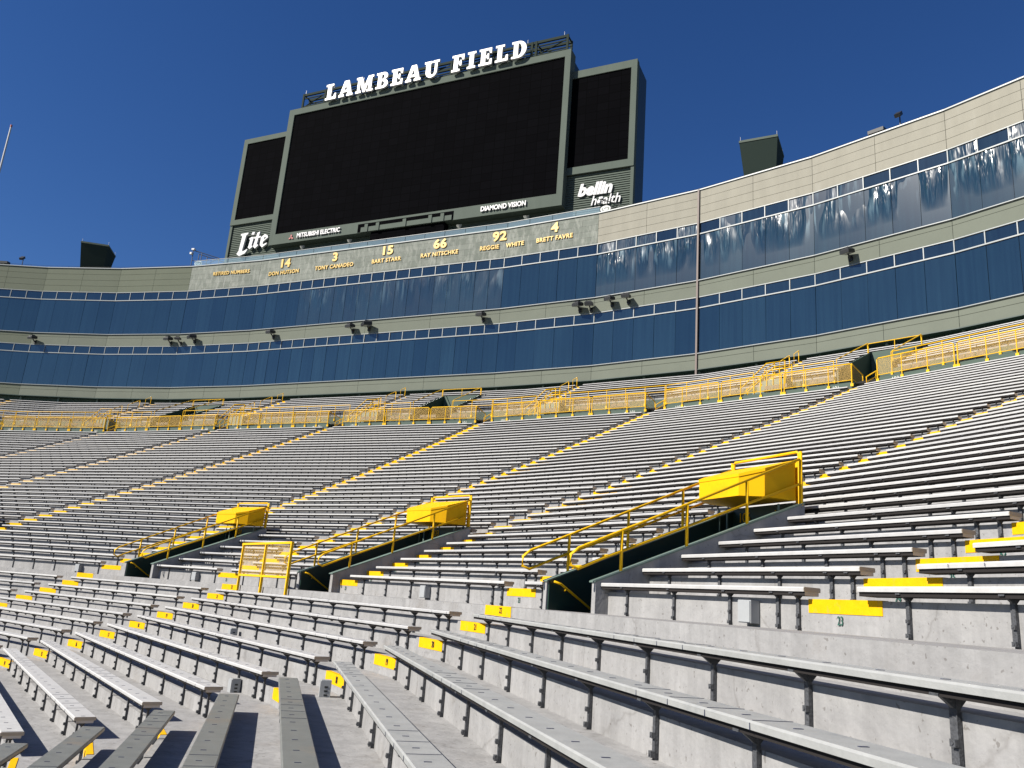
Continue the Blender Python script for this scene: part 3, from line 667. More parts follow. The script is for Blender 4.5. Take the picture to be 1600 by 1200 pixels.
# grey junction boxes on risers
def jbox(P, d, nn, z, w, h, lab):
    t = thing('junction_box', v3(P, z-h/2), lab, 'electrical box', 'grey electrical boxes on the risers')
    m_ = MB(); X = (d.x, d.y, 0); Y = (nn.x, nn.y, 0); m_.box(v3(P-nn*.06, z), w, .115, h, X=X, Y=Y); m_.build('housing', BOXG, t)
    l_ = MB(); l_.box(v3(P-nn*.124, z), w*.92, .012, h*.92, X=X, Y=Y); l_.build('door', BOXG, t)
    k_ = MB()
    for q in range(4): k_.box(v3(P-nn*.06+d*(w/2+.002), z-.08+q*.045), .004, .04, .02, X=X, Y=Y)
    k_.build('socket', DSTEEL, t)
for sg, lab in ((.783, 'grey electrical box on the walkway wall right of the largest stairwell'), (.532, 'grey electrical box on the walkway wall between the two nearest stairwells'), (.222, 'grey electrical box on the walkway wall right of the smallest stairwell'), (.045, 'grey electrical box on the walkway wall left of the smallest stairwell')):
    p = usig(sg, 35.1); q_ = usig(sg-.01, 35.1); d, nn = perp(p, q_); jbox(p, d, nn, -28.98, .2, .235, lab)
for (i, n, f, lab) in ((1, 18, .07, 'grey electrical box under the bench beside the step numbered 18'), (2, 17, .88, 'grey electrical box on a lower riser left of the front stairs'), (2, 19, .5, 'grey electrical box on a riser in the middle of the long front block')):
    r, z = lprof(n); B = base(lnode(i, n), r); A = base(lnode(i+1, n), r); d, nn = perp(A, B)
    P = A+(B-A)*f; jbox(P, d, nn, z-.15, .13, .26, lab)

# ---------------------------------------------------------------- concourse walls, railings, chairs
AI = list(range(0, len(UN)))
def opening(i, R): # left and right edges of the opening at aisle i
    a = unode(i, R); return a, a-1.05/R*-1
wl = ['', 'far right', 'right', 'right of the open stair gap marked 105', 'left of the gap marked 105', 'between the second and third gaps from the right', 'third from the right gap', 'left middle', 'left', 'farther left', 'far left', 'leftmost']
walls = []
for i in range(0, 14):       # wall between node i (right) and i+1 (left)
    R = 60.15
    A = TRn('U', i+1, R); B = TLn('U', i, R); d, nn = perp(A, B)
    A2 = A+d*1.12; B2 = B
    if not (infr(v3(A2, -18)) or infr(v3(B2, -18)) or infr(v3((A2+B2)/2, -18))): continue
    nm_ = {2: 'right of the gap signed 105', 3: 'left of the gap signed 105'}.get(i, '%s from the right' % ORD[i-1])
    walls.append(i)
    w_ = MB(); z0, z1 = -18.72, zpf+.03
    w_.hexa([v3(A2, z0), v3(B2, z0), v3(B2+nn*.14, z0), v3(A2+nn*.14, z0), v3(A2, z1), v3(B2, z1), v3(B2+nn*.14, z1), v3(A2+nn*.14, z1)])
    for E_ in (A2+d*.0, B2-d*.14): w_.hexa([v3(E_+nn*.141, z0), v3(E_+d*.14+nn*.141, z0), v3(E_+d*.14+nn*1.3, z0), v3(E_+nn*1.3, z0), v3(E_+nn*.141, z1), v3(E_+d*.14+nn*.141, z1), v3(E_+d*.14+nn*1.3, z1), v3(E_+nn*1.3, z1)])
    wt_ = thing('concourse_wall', v3(A2, z0), 'low green concourse wall '+nm_, 'wall', 'green concourse walls')
    w_.build('wall', GRNW, wt_)
    tx = {2: ('103', None, '105 \u2192'), 3: (None, '\u2190 103', None)}
    L = (B2-A2).length
    lt = ('105 \u2192' if i == 2 else '103 \u2192' if i in (3, 4, 5) else '101 \u2192'); rt_ = ('\u2190 105' if i == 2 else '\u2190 103' if i in (3, 4) else '\u2190 101')
    for off, s_ in ((.95, lt), (L-.95, rt_)):
        put_text(text_mesh(s_.replace('\u2192', ' -').replace('\u2190', '- '), .17, 'section_number', ext=.003), WHTP, wt_, v3(A2+d*off-nn*.006, -18.33), (d.x, d.y, 0), (0, 0, 1), 'section_number')
    ah = MB()
    for off, sg in ((.95+.33, 1), (L-.95-.33, -1)):
        q0_ = v3(A2+d*off-nn*.006, -18.33); X = Vector((d.x, d.y, 0))*sg; ah.prism([q0_+X*.07, q0_+Vector((0, 0, .05))-X*.02, q0_-Vector((0, 0, .05))-X*.02], (-nn.x*.003, -nn.y*.003, 0))
    ah.build('arrow', WHTP, wt_)
    # front railing
    rt = thing('concourse_railing', v3(A2, zpf), 'yellow mesh railing, concourse wall '+nm_, 'railing', 'front concourse railings')
    fr = MB(); pn = MB(); zr = zpf+.88; off = -.07
    N = max(3, int(round(L/3.3))); 
    for k in range(N):
        a = A2+d*(L*k/N+.07)-nn*.07; b = A2+d*(L*(k+1)/N-.07)-nn*.07
        fr.tube([v3(a, zpf-.12), v3(a, zr-.06), v3(a+d*.06, zr), v3(b-d*.06, zr), v3(b, zr-.06), v3(b, zpf-.12)], .027, 6)
        fr.tube([v3(a, zpf+.1), v3(b, zpf+.1)], .016, 6)
        for j in range(0, 4):
            p = a+(b-a)*(j/3)
            if 0 < j < 3: fr.tube([v3(p, zpf-.12), v3(p, zr)], .022, 6)
            fr.box(v3(p+nn*.01, zpf-.13), .13, .05, .13, X=(d.x, d.y, 0), Y=(nn.x, nn.y, 0))
        pn.quad([v3(a, zpf+.1), v3(b, zpf+.1), v3(b, zr-.22 if False else zr-.03), v3(a, zr-.03)])
    fr.build('rail_frame', YEL, rt); pn.build('mesh_panel', MESH, rt)
    # side rail beside the opening, going up to the platform
    sr = thing('gap_railing', v3(B2, zpf), 'short mesh railing turning in, wall '+nm_, 'railing', 'gap railings')
    s1 = MB(); a = B2-d*.07-nn*.03; b = a+nn*1.3
    s1.tube([v3(a, zpf-.1), v3(a, zr), v3(b, zr-.2), v3(b, zpf)], .027, 6); s1.tube([v3(a, zpf+.15), v3(b, zpf+.1)], .018, 6); s1.build('rail_frame', YEL, sr)
    s2 = MB(); s2.quad([v3(a, zpf+.15), v3(b, zpf+.1), v3(b, zr-.2), v3(a, zr)]); s2.build('mesh_panel', MESH, sr)
    hl = thing('gap_handrail', v3(A2, -18.7), 'slanting handrail, wall '+nm_, 'handrail', 'gap handrails')
    s3 = MB(); a = A2-d*.18-nn*.55; b = A2-d*.18+nn*.25
    s3.tube([v3(a, -18.72), v3(a, -18.2), v3(b, -17.75), v3(b, -18.3)], .024, 6); s3.tube([v3(a, -18.45), v3(b, -18.0)], .018, 6); s3.build('rail', YEL, hl)
# steps in the gaps
for i in range(1, 14):
    R = 60.15; A = TLn('U', i, R); B = TLn('U', i-1, R); d, nn = perp(A, B)
    gs = MB()
    for k in range(2):
        a = A+nn*(.45*k); z = -18.664+.25*(k+1)
        gs.hexa([v3(a, -19), v3(a+d*1.05, -19), v3(a+d*1.05+nn*.45, -19), v3(a+nn*.45, -19), v3(a, z), v3(a+d*1.05, z), v3(a+d*1.05+nn*.45, z), v3(a+nn*.45, z)])
    gs.build('gap_step', CONC2, stand)
# folding chairs standing on the platform in pairs behind the mesh
def chair_parts(t, p, d, nn):
    X = (d.x, d.y, 0); Y = (nn.x, nn.y, 0); z = zpf
    f = MB()
    for sx in (-.17, .17):
        f.tube([v3(p+d*sx-nn*.15, z), v3(p+d*sx+nn*.12, z+.36), v3(p+d*sx+nn*.16, z+.68)], .012, 5); f.tube([v3(p+d*sx+nn*.18, z), v3(p+d*sx-nn*.12, z+.36)], .012, 5)
    f.build('frame', CHAIRM, t)
    s1 = MB(); s1.box(v3(p, z+.37), .36, .34, .03, X=X, Y=Y); s1.build('seat', CHAIRS, t)
    s1 = MB(); s1.box(v3(p+nn*.15, z+.6), .36, .03, .18, X=X, Y=Y); s1.build('backrest', CHAIRM, t)
rr = random.Random(3)
for i in walls:
    R = 61.05; A = usig(unode(i+1, R), R); B = usig(unode(i, R), R); d, nn = perp(A, B); L = (B-A).length
    k = 0; x = 2.0
    while x < L-1.2:
        for dx in (0, .42, .84):
            p = A+d*(x+dx)
            if not infr(v3(p, zpf)): continue
            k += 1
            t = thing('folding_chair', v3(p, zpf), 'brown folding chair in a trio on the platform behind the yellow mesh', 'chair', 'folding chairs on the concourse platform')
            chair_parts(t, p, d, nn)
        x += 2.35
# rear wall and upper railing
for i in range(0, 14):
    R = 62.52
    if i not in walls: continue
    a_, b_ = unode(i, R), unode(i+1, R); edges = sorted([a_, b_]+[s_ for v in TOPV for s_ in v if a_ > s_ > b_], reverse=True)
    w_ = MB(); rl = MB()
    for p1, p2 in zip(edges[:-1], edges[1:]):
        mid = (p1+p2)/2
        if any(va > mid > vb for va, vb in TOPV): continue
        A = usig(p2, R); B = usig(p1, R); d, nn = perp(A, B)
        w_.hexa([v3(A-nn*.12, zpf-.2), v3(B-nn*.12, zpf-.2), v3(B, zpf-.2), v3(A, zpf-.2), v3(A-nn*.12, -17.08), v3(B-nn*.12, -17.08), v3(B, -17.08), v3(A, -17.08)])
        L = (B-A).length; N = max(1, int(L/1.5))
        gaps = [((B-A).length*((p1-ts)/(p1-p2)) if False else (p2-ts)/(p2-p1)*L) for ts in TA if p1 > ts > p2]
        segs = []; x0 = .05
        for gx in sorted(gaps): segs.append((x0, gx-.1)); x0 = gx+1.1
        segs.append((x0, L-.05))
        for s0, s1_ in segs:
            if s1_-s0 < .8: continue
            n_ = max(1, int(round((s1_-s0)/1.25)))
            rl.tube([v3(A+d*s0-nn*.16, -16.28), v3(A+d*s1_-nn*.16, -16.28)], .022, 6); rl.tube([v3(A+d*s0-nn*.16, -16.66), v3(A+d*s1_-nn*.16, -16.66)], .015, 6)
            for k in range(n_+1):
                p = A+d*(s0+(s1_-s0)*k/n_)-nn*.16; rl.tube([v3(p, -17.35), v3(p, -16.28)], .022, 6); rl.box(v3(p, -17.35), .1, .06, .16, X=(d.x, d.y, 0), Y=(nn.x, nn.y, 0))
    nm_ = 'section %s from the right' % ORD[i] if i else 'section'
    o = w_.build('rear_wall', GRNW); tag(o, 'grey-green wall behind the folding chairs, %s' % nm_, 'wall', 'walls behind the platform')
    if rl.v: o = rl.build('upper_railing', YEL); tag(o, 'thin yellow railing above the platform wall, %s' % nm_, 'railing', 'upper railings')
# stairs up to the top tier with crossing yellow handrails
for k, sg in enumerate(TA):
    R = 62.4; A = usig(sg, R)
    if not infr(v3(A, -17)): continue
    B = usig(sg-.02, R); B = usig(sg+.02, R); d, nn = perp(A, B)
    t = thing('platform_stair', v3(A, zpf), 'yellow railed stair rising from platform to top rows, %s from the right' % ORD[k+1], 'stair', 'platform stairs')
    s_ = MB()
    for j in range(4):      # side-running flight
        a = A+d*(.0+.28*j); z = zpf+.26*(j+1)
        s_.hexa([v3(a-nn*.95, zpf), v3(a+d*.28-nn*.95, zpf), v3(a+d*.28-nn*.14, zpf), v3(a-nn*.14, zpf), v3(a-nn*.95, z), v3(a+d*.28-nn*.95, z), v3(a+d*.28-nn*.14, z), v3(a-nn*.14, z)])
    s_.hexa([v3(A+d*1.12-nn*.95, zpf), v3(A+d*2.1-nn*.95, zpf), v3(A+d*2.1-nn*.14, zpf), v3(A+d*1.12-nn*.14, zpf), v3(A+d*1.12-nn*.95, -17.1), v3(A+d*2.1-nn*.95, -17.1), v3(A+d*2.1-nn*.14, -17.1), v3(A+d*1.12-nn*.14, -17.1)])
    s_.build('flight', GRNC, t)
    h_ = MB()
    for o_ in (.98, .2):
        h_.tube([v3(A-d*.35-nn*o_, zpf), v3(A-d*.35-nn*o_, zpf+.8), v3(A+d*1.1-nn*o_, -16.2), v3(A+d*2.1-nn*o_, -16.2), v3(A+d*2.1-nn*o_, zpf)], .026, 6)
        h_.tube([v3(A-d*.35-nn*o_, zpf+.4), v3(A+d*1.1-nn*o_, -16.6), v3(A+d*2.1-nn*o_, -16.6)], .02, 6)
        for x in (.0, .4, .75, 1.1, 1.45, 1.8): h_.tube([v3(A+d*x-nn*o_, zpf), v3(A+d*x-nn*o_, zpf+.8+min(x, 1.1)*.75)], .02, 6)
    h_.build('handrail', YEL, t)
    # aisle handrails in the top tier
    h2 = thing('aisle_handrail', v3(A, -17), 'slim yellow handrail hoops beside top tier steps, %s from the right' % ORD[k+1], 'handrail', 'top tier handrails')
    h_ = MB()
    for n0 in (2, 5, 8):
        ra, za = tprof(n0); rb, zb2 = tprof(min(9, n0+2)); P = usig(sg, ra)-d*.05; Q = usig(sg, rb)-d*.05
        h_.tube([v3(P, za), v3(P, za+.65), v3(Q, zb2+.7), v3(Q, zb2)], .02, 6)
    h_.build('rail', YEL, h2)
# openings in the top tier
for k, (va, vb) in enumerate(TOPV):
    if not infr(v3(usig(va, 64), -16)): continue
    lab = {0: 'dark green tunnel opening in the top tier below the scoreboard', 1: 'dark green tunnel opening in the top tier at the left', 2: 'dark green tunnel opening above the gap signed 105', 3: 'dark green tunnel opening at the far left', 4: 'dark green tunnel opening at the far right'}[k]
    A, B = usig(vb, 62.5), usig(va, 62.5); d, nn = perp(A, B); t = thing('tunnel_opening', v3(A, zpf), lab, 'tunnel', 'top tier tunnel openings')
    zt = lambda R: -16.75+.5*(R-62.5)
    for (P, sg, nm) in ((A, 1, 'side_wall'), (B, -1, 'side_wall')):
        w_ = MB(); p0 = P; p1 = P+nn*4.0; q0_ = P+d*.12*sg; q1 = q0_+nn*4.0
        w_.hexa([v3(p0, zpf), v3(p1, zpf), v3(q1, zpf), v3(q0_, zpf), v3(p0, zt(62.5)), v3(p1, zt(66.5)), v3(q1, zt(66.5)), v3(q0_, zt(62.5))]); w_.build('side_wall', GRND, t)  # sides darker than the back wall: their shade is painted in
        r_ = MB(); r_.tube([v3(p0+nn*.1, zt(62.6)), v3(p0+nn*.1, zt(62.6)+.55), v3(p1-nn*.1, zt(66.4)+.55), v3(p1-nn*.1, zt(66.4))], .022, 6); r_.build('handrail', YEL, t)
    w_ = MB(); a, b = A+nn*4.0, B+nn*4.0; w_.hexa([v3(a, zpf), v3(b, zpf), v3(b+nn*.12, zpf), v3(a+nn*.12, zpf), v3(a, zt(66.5)), v3(b, zt(66.5)), v3(b+nn*.12, zt(66.5)), v3(a+nn*.12, zt(66.5))]); w_.build('back_wall', GRNW, t)
    r_ = MB(); r_.tube([v3(a, zt(66.5)+.5), v3(b, zt(66.5)+.5)], .022, 6)
    for f in (0, .5, 1): r_.tube([v3(a+(b-a)*f, zt(66.5)), v3(a+(b-a)*f, zt(66.5)+.5)], .02, 6)
    r_.build('back_rail', YEL, t)
# ---------------------------------------------------------------- suite building
wq, dc, dd = 1.6, .0728, .107; hw = 12.55; LF = 8.0
FV = {3: Vector((-hw, 0)), 4: Vector((hw, 0))}
a = dc; p = FV[4].copy()
for i in range(5, 12): p = p+LF*Vector((math.cos(a), -math.sin(a))); FV[i] = p.copy(); a += dd
a = dc; p = FV[3].copy()
for i in (2, 1, 0, -1, -2, -3): p = p+LF*Vector((-math.cos(a), -math.sin(a))); FV[i] = p.copy(); a += dd
H1, H2, H3, H4, H5 = -2.482, -6.837, -8.031, -12.078, -13.177
bld = thing('suite_building', (0, 4, -14), 'curved two storey glass fronted building with pale panels behind the stand', 'building')
FK = range(-3, 11)
def fac(k):
    A, B = FV[k], FV[k+1]; d = (B-A).normalized(); return A, B, d, Vector((-d.y, d.x))
wins = []
for k in FK:
    A, B, d, nn = fac(k); L = (B-A).length; X = (d.x, d.y, 0); Y = (nn.x, nn.y, 0); nwin = 20 if k == 3 else 5
    core = MB(); core.hexa([v3(A+nn*.16, H5+.01), v3(B+nn*.16, H5+.01), v3(B+nn*6, H5+.01), v3(A+nn*6, H5+.01), v3(A+nn*.16, -.02), v3(B+nn*.16, -.02), v3(B+nn*6, -.02), v3(A+nn*6, -.02)]); core.build('structural_wall', JOINT, bld)
    npan = 4 if k == 3 else 2; e = .011
    def panel(name, j, z0, z1, joints, m):
        x0, x1 = L*j/npan+e, L*(j+1)/npan-e; pr = [(.16, z0), (0, z0)]
        for zj in joints: pr += [(0, zj-e), (.05, zj-e), (.05, zj+e), (0, zj+e)]
        pr += [(0, z1), (.16, z1)]; mb = MB(); P0 = A+d*x0
        mb.prism([v3(P0+nn*a_, z_) for a_, z_ in pr], v3(d*(x1-x0), 0)); mb.build(name, m, bld)
    for j in range(npan):
        panel('parapet_panel', j, H1, -.02, [] if k in (2, 3, 4) else [H1+(-.02-H1)*q/4 for q in (1, 2, 3)], BRICK if k in (2, 3, 4) else (PANR if k > 4 else PANL))
        for (zt, zb, f) in ((H2, H3, .33), (H4, H5, .42)): panel('spandrel_panel', j, zb, zt-.05, [zt+(zb-zt)*f], PANM if k >= 0 else PANL)
    cpg = MB(); cpg.box(v3((A+B)/2+nn*.07, .02), L+.02, .3, .08, X=X, Y=Y)
    cpg.build('coping', MULL, bld)
    for z in (H2, H4): cpg = MB(); cpg.box(v3((A+B)/2+nn*.03, z-.025), L, .26, .05, X=X, Y=Y); cpg.build('sill_trim', MULL, bld)
    cpg = MB(); cpg.box(v3((A+B)/2+nn*.25, H5-.03), L, .6, .06, X=X, Y=Y); cpg.build('soffit', GRND, bld)
    sdg = MB()
    for q in range(8):
        zt = H5-.06-q*.22; sdg.hexa([v3(A+nn*.5, zt-.22), v3(B+nn*.5, zt-.22), v3(B+nn*.7, zt-.22), v3(A+nn*.7, zt-.22), v3(A+nn*.58, zt), v3(B+nn*.58, zt), v3(B+nn*.7, zt), v3(A+nn*.7, zt)])
    sdg.build('green_siding', GRNW, bld)
    pst = MB()
    for j in range(npan): pst.box(v3(A+d*(L*j/npan)+nn*.42, H5-.9), .14, .12, 1.7, X=X, Y=Y)
    pst.build('support_post', GRNC, bld)
    for fl, (zt, zb) in enumerate(((H1, H2), (H3, H4))):
        for j in range(nwin):
            x0, x1 = L*j/nwin, L*(j+1)/nwin; c_ = A+d*((x0+x1)/2); wins.append(((v3(c_, zt)-camp).length, k, fl, j, A, d, nn, x0, x1, zt, zb, infr(v3(c_, (zt+zb)/2))))
wins.sort(key=lambda w_: (not w_[11], w_[0]))
stf = [MB(), MB(), MB()]; rw = random.Random(5)
for idx, (dist, k, fl, j, A, d, nn, x0, x1, zt, zb, vis) in enumerate(wins):
    fr = MB() if idx < 100 else stf[0]; pa = MB() if idx < 100 else stf[1]; pt = MB() if idx < 100 else stf[2]
    X = (d.x, d.y, 0); Y = (nn.x, nn.y, 0); ztr = zt-.2*(zt-zb); cxm = A+d*((x0+x1)/2); w_ = x1-x0
    fr.box(v3(cxm+nn*.06, ztr), w_, .12, .075, X=X, Y=Y); fr.box(v3(cxm+nn*.06, zt-.03), w_, .12, .055, X=X, Y=Y)
    fr.box(v3(A+d*x0+nn*.065, (zt-.058+ztr+.038)/2), .055, .1, zt-.058-ztr-.038, X=X, Y=Y)
    tilt = rw.uniform(-.012, .012); t2 = rw.uniform(-.010, .010)
    def pane(mb, z0, z1, g_):
        a_, b_ = A+d*(x0+g_), A+d*(x1-g_)
        mb.hexa([v3(a_+nn*(.06+tilt), z0), v3(b_+nn*(.06-tilt), z0), v3(b_+nn*.13, z0), v3(a_+nn*.13, z0), v3(a_+nn*(.06+tilt+t2), z1), v3(b_+nn*(.06-tilt+t2), z1), v3(b_+nn*.13, z1), v3(a_+nn*.13, z1)])
    pane(pa, zb, ztr-.038, .012); pane(pt, ztr+.038, zt-.058, .028)
    if idx < 100:
        win = fr.build('window', MULL, bld); win['_o'] = list(bld['_o'])
        if fl == 0 and k >= 5: gm, gt = GLB, (GLC if rw.random() < .6 else GLT)
        elif fl == 0 and k >= 3 and x0 > 8: gm, gt = (GLB if k == 4 else GLC), GLT
        elif fl == 0 and k == 3 and x0 > 4: gm, gt = GLC, GLT
        else: gm, gt = GLA, GLT
        pa.build('pane', gm, win); pt.build('transom_pane', gt, win)
for nm, mb, mt in (('distant_window_frames', stf[0], MULL), ('distant_panes', stf[1], GLA), ('distant_transom_panes', stf[2], GLT)):
    o = mb.build(nm, mt, bld); o['kind'] = 'stuff'
A, B, d, nn = fac(6)
pj = MB(); pj.box(v3(FV[6]-nn*.05, (H5+.05)/2-.6), .13, .12, -H5+1.2, X=(d.x, d.y, 0), Y=(nn.x, nn.y, 0)); pj.build('joint_cover', PIPE, bld)
roof = MB()
for k in FK:
    A, B, d, nn = fac(k); roof.hexa([v3(A+nn*.3, -.03), v3(B+nn*.3, -.03), v3(B+nn*9, -.03), v3(A+nn*9, -.03), v3(A+nn*.3, .01), v3(B+nn*.3, .01), v3(B+nn*9, .01), v3(A+nn*9, .01)])
roof.build('roof', SBF, bld)
# gold lettering on the block wall
def wtext(txt, h, x, z, k=3, bold=.02, sx=1.0):
    A, B, d, nn = fac(k)
    if k == 3: P = Vector((x, -.04))
    else: P = A+d*((x-A.x)/d.x)-nn*.04
    o = put_text(text_mesh(txt, h, 'gold_lettering', sx=sx, bold=bold, ext=.035, space=1.08), GOLD, bld, v3(P, z), (d.x, d.y, 0), (0, 0, 1), 'gold_lettering')
    o['label'] = 'gold lettering reading '+('a retired number' if txt.isdigit() else 'the heading' if 'RET' in txt else 'a player name')
wtext('RETIRED NUMBERS', .34, -15.75, -.98, 2, .022, .98)
for x, num, nm in ((-9.67, '14', 'DON HUTSON'), (-4.1, '3', 'TONY CANADEO'), (1.33, '15', 'BART STARR'), (6.52, '66', 'RAY NITSCHKE'), (12.0, '92', 'REGGIE WHITE')):
    wtext(num, .78, x, -.62-.0, 3, .04, 1.1)
    if num == '92': wtext('REGGIE', .36, 11.15, -1.5, 3, .022, .98); wtext('WHITE', .36, 13.45, -1.5, 4, .022, .98)
    else: wtext(nm, .36, x, -1.5, 3, .022, .98)
A, B, d, nn = fac(4)
wtext('4', .78, 16.9, -.62, 4, .04, 1.1); wtext('BRETT FAVRE', .36, 16.9, -1.5, 4, .022, .98)

# ---------------------------------------------------------------- scoreboard
sb = thing('scoreboard', (1.7, 2, 0), 'huge dark scoreboard with three black screens in grey-green frames above the building', 'scoreboard')
def bx(name, x0, x1, y0, y1, z0, z1, m, parent=sb):
    b = MB(); b.box(((x0+x1)/2, (y0+y1)/2, (z0+z1)/2), x1-x0, y1-y0, z1-z0); return b.build(name, m, parent)
def frame(name, X0, X1, Z0, Z1, x0, x1, z0, z1, y0, y1):
    b = MB()
    b.box(((X0+X1)/2, (y0+y1)/2, (z1+Z1)/2), X1-X0, y1-y0, Z1-z1); b.box(((X0+X1)/2, (y0+y1)/2, (Z0+z0)/2), X1-X0, y1-y0, z0-Z0)
    b.box(((X0+x0)/2, (y0+y1)/2, (z0+z1)/2), x0-X0, y1-y0, z1-z0-.004); b.box(((X1+x1)/2, (y0+y1)/2, (z0+z1)/2), X1-x1, y1-y0, z1-z0-.004)
    return b.build(name, SBF, sb)
frame('main_frame', -13.3, 16.65, 2.22, 16.95, -12.65, 16.12, 3.3, 16.3, 1.3, 2.4)
bx('main_screen', -12.66, 16.13, 1.42, 2.3, 3.29, 16.31, SCR)
frame('side_frame', -19.25, -13.0, 5.35, 15.05, -18.75, -12.9, 5.9, 14.5, 1.9, 2.5); bx('side_screen', -18.76, -12.95, 2.0, 2.45, 5.89, 14.51, SCR)
frame('side_frame', 16.3, 22.35, 5.2, 15.05, 16.5, 21.85, 5.85, 14.35, 1.9, 2.5); bx('side_screen', 16.3, 21.86, 2.0, 2.45, 5.84, 14.36, SCR)
# ribbed siding below, and the body
rb = MB()
z = 0.0
while z < 5.6:
    rb.hexa([(-19.1, 2.1, z), (22.25, 2.1, z), (22.25, 2.4, z), (-19.1, 2.4, z), (-19.1, 2.14, z+.13), (22.25, 2.14, z+.13), (22.25, 2.4, z+.13), (-19.1, 2.4, z+.13)])
    rb.hexa([(-19.1, 2.17, z+.13), (22.25, 2.17, z+.13), (22.25, 2.4, z+.13), (-19.1, 2.4, z+.13), (-19.1, 2.17, z+.2), (22.25, 2.17, z+.2), (22.25, 2.4, z+.2), (-19.1, 2.4, z+.2)])
    z += .2
rb.build('ribbed_siding', SIDE, sb)
bx('corner_trim', 22.1, 22.36, 1.98, 2.5, 0, 5.19, SBF); bx('corner_trim', -19.25, -18.95, 1.98, 2.5, 0, 5.34, SBF)
bx('cabinet_body', -19.15, 22.34, 2.51, 4.8, 0, 14.9, SBD); bx('cabinet_body', -12.9, 16.4, 2.51, 4.6, 14.9, 16.8, SBD)
# service slot
bx('service_slot', -3.1, 6.72, 1.28, 1.299, 2.26, 3.08, SCR); bx('slot_louvre', -2.7, 6.6, 1.2, 1.279, 2.22, 2.68, SBF)
b = MB()
for x in (-2.1, -.9, 1.9, 4.5, 5.7): b.box((x, 1.16, 2.55), .34, .06, .75)
b.build('slot_bracket', SBF, sb)
bx('black_recess', -1.7, 5.85, 1.4, 2.09, 1.2, 2.2, SCR)
# small lettering
def stext(txt, h, x, z, y, m=WHT, bold=.03, sx=1, shear=0, ext=.06, nm='white_lettering'):
    put_text(text_mesh(txt, h, nm, sx=sx, bold=bold, ext=ext, shear=shear), m, sb, (x, y, z), (1, 0, 0), (0, 0, 1), nm)
stext('MITSUBISHI ELECTRIC', .44, -7.45, 2.76, 1.22, bold=.03, sx=.83); stext('DIAMOND VISION', .44, 11.45, 2.78, 1.22, bold=.03, sx=.83)
lg = MB()
def rhomb(cx, cz, ang, r=.26):
    c1 = Vector((cx, 1.22, cz)); u = Vector((math.cos(ang), 0, math.sin(ang))); v_ = Vector((-math.sin(ang), 0, math.cos(ang)))
    lg.prism([c1, c1+u*r*.5+v_*r*.29, c1+u*r, c1+u*r*.5-v_*r*.29], (0, .06, 0))
for a_ in (90, 210, 330): rhomb(-10.6, 2.7, R_(a_), .32)
lg.build('red_emblem', RED, sb)
stext('bellin', 1.05, 19.15, 3.62, 2.02, bold=.05, sx=.92, shear=.25, ext=.05); stext('health', .85, 20.1, 2.55, 2.02, bold=.012, sx=.86, shear=.25, ext=.05)
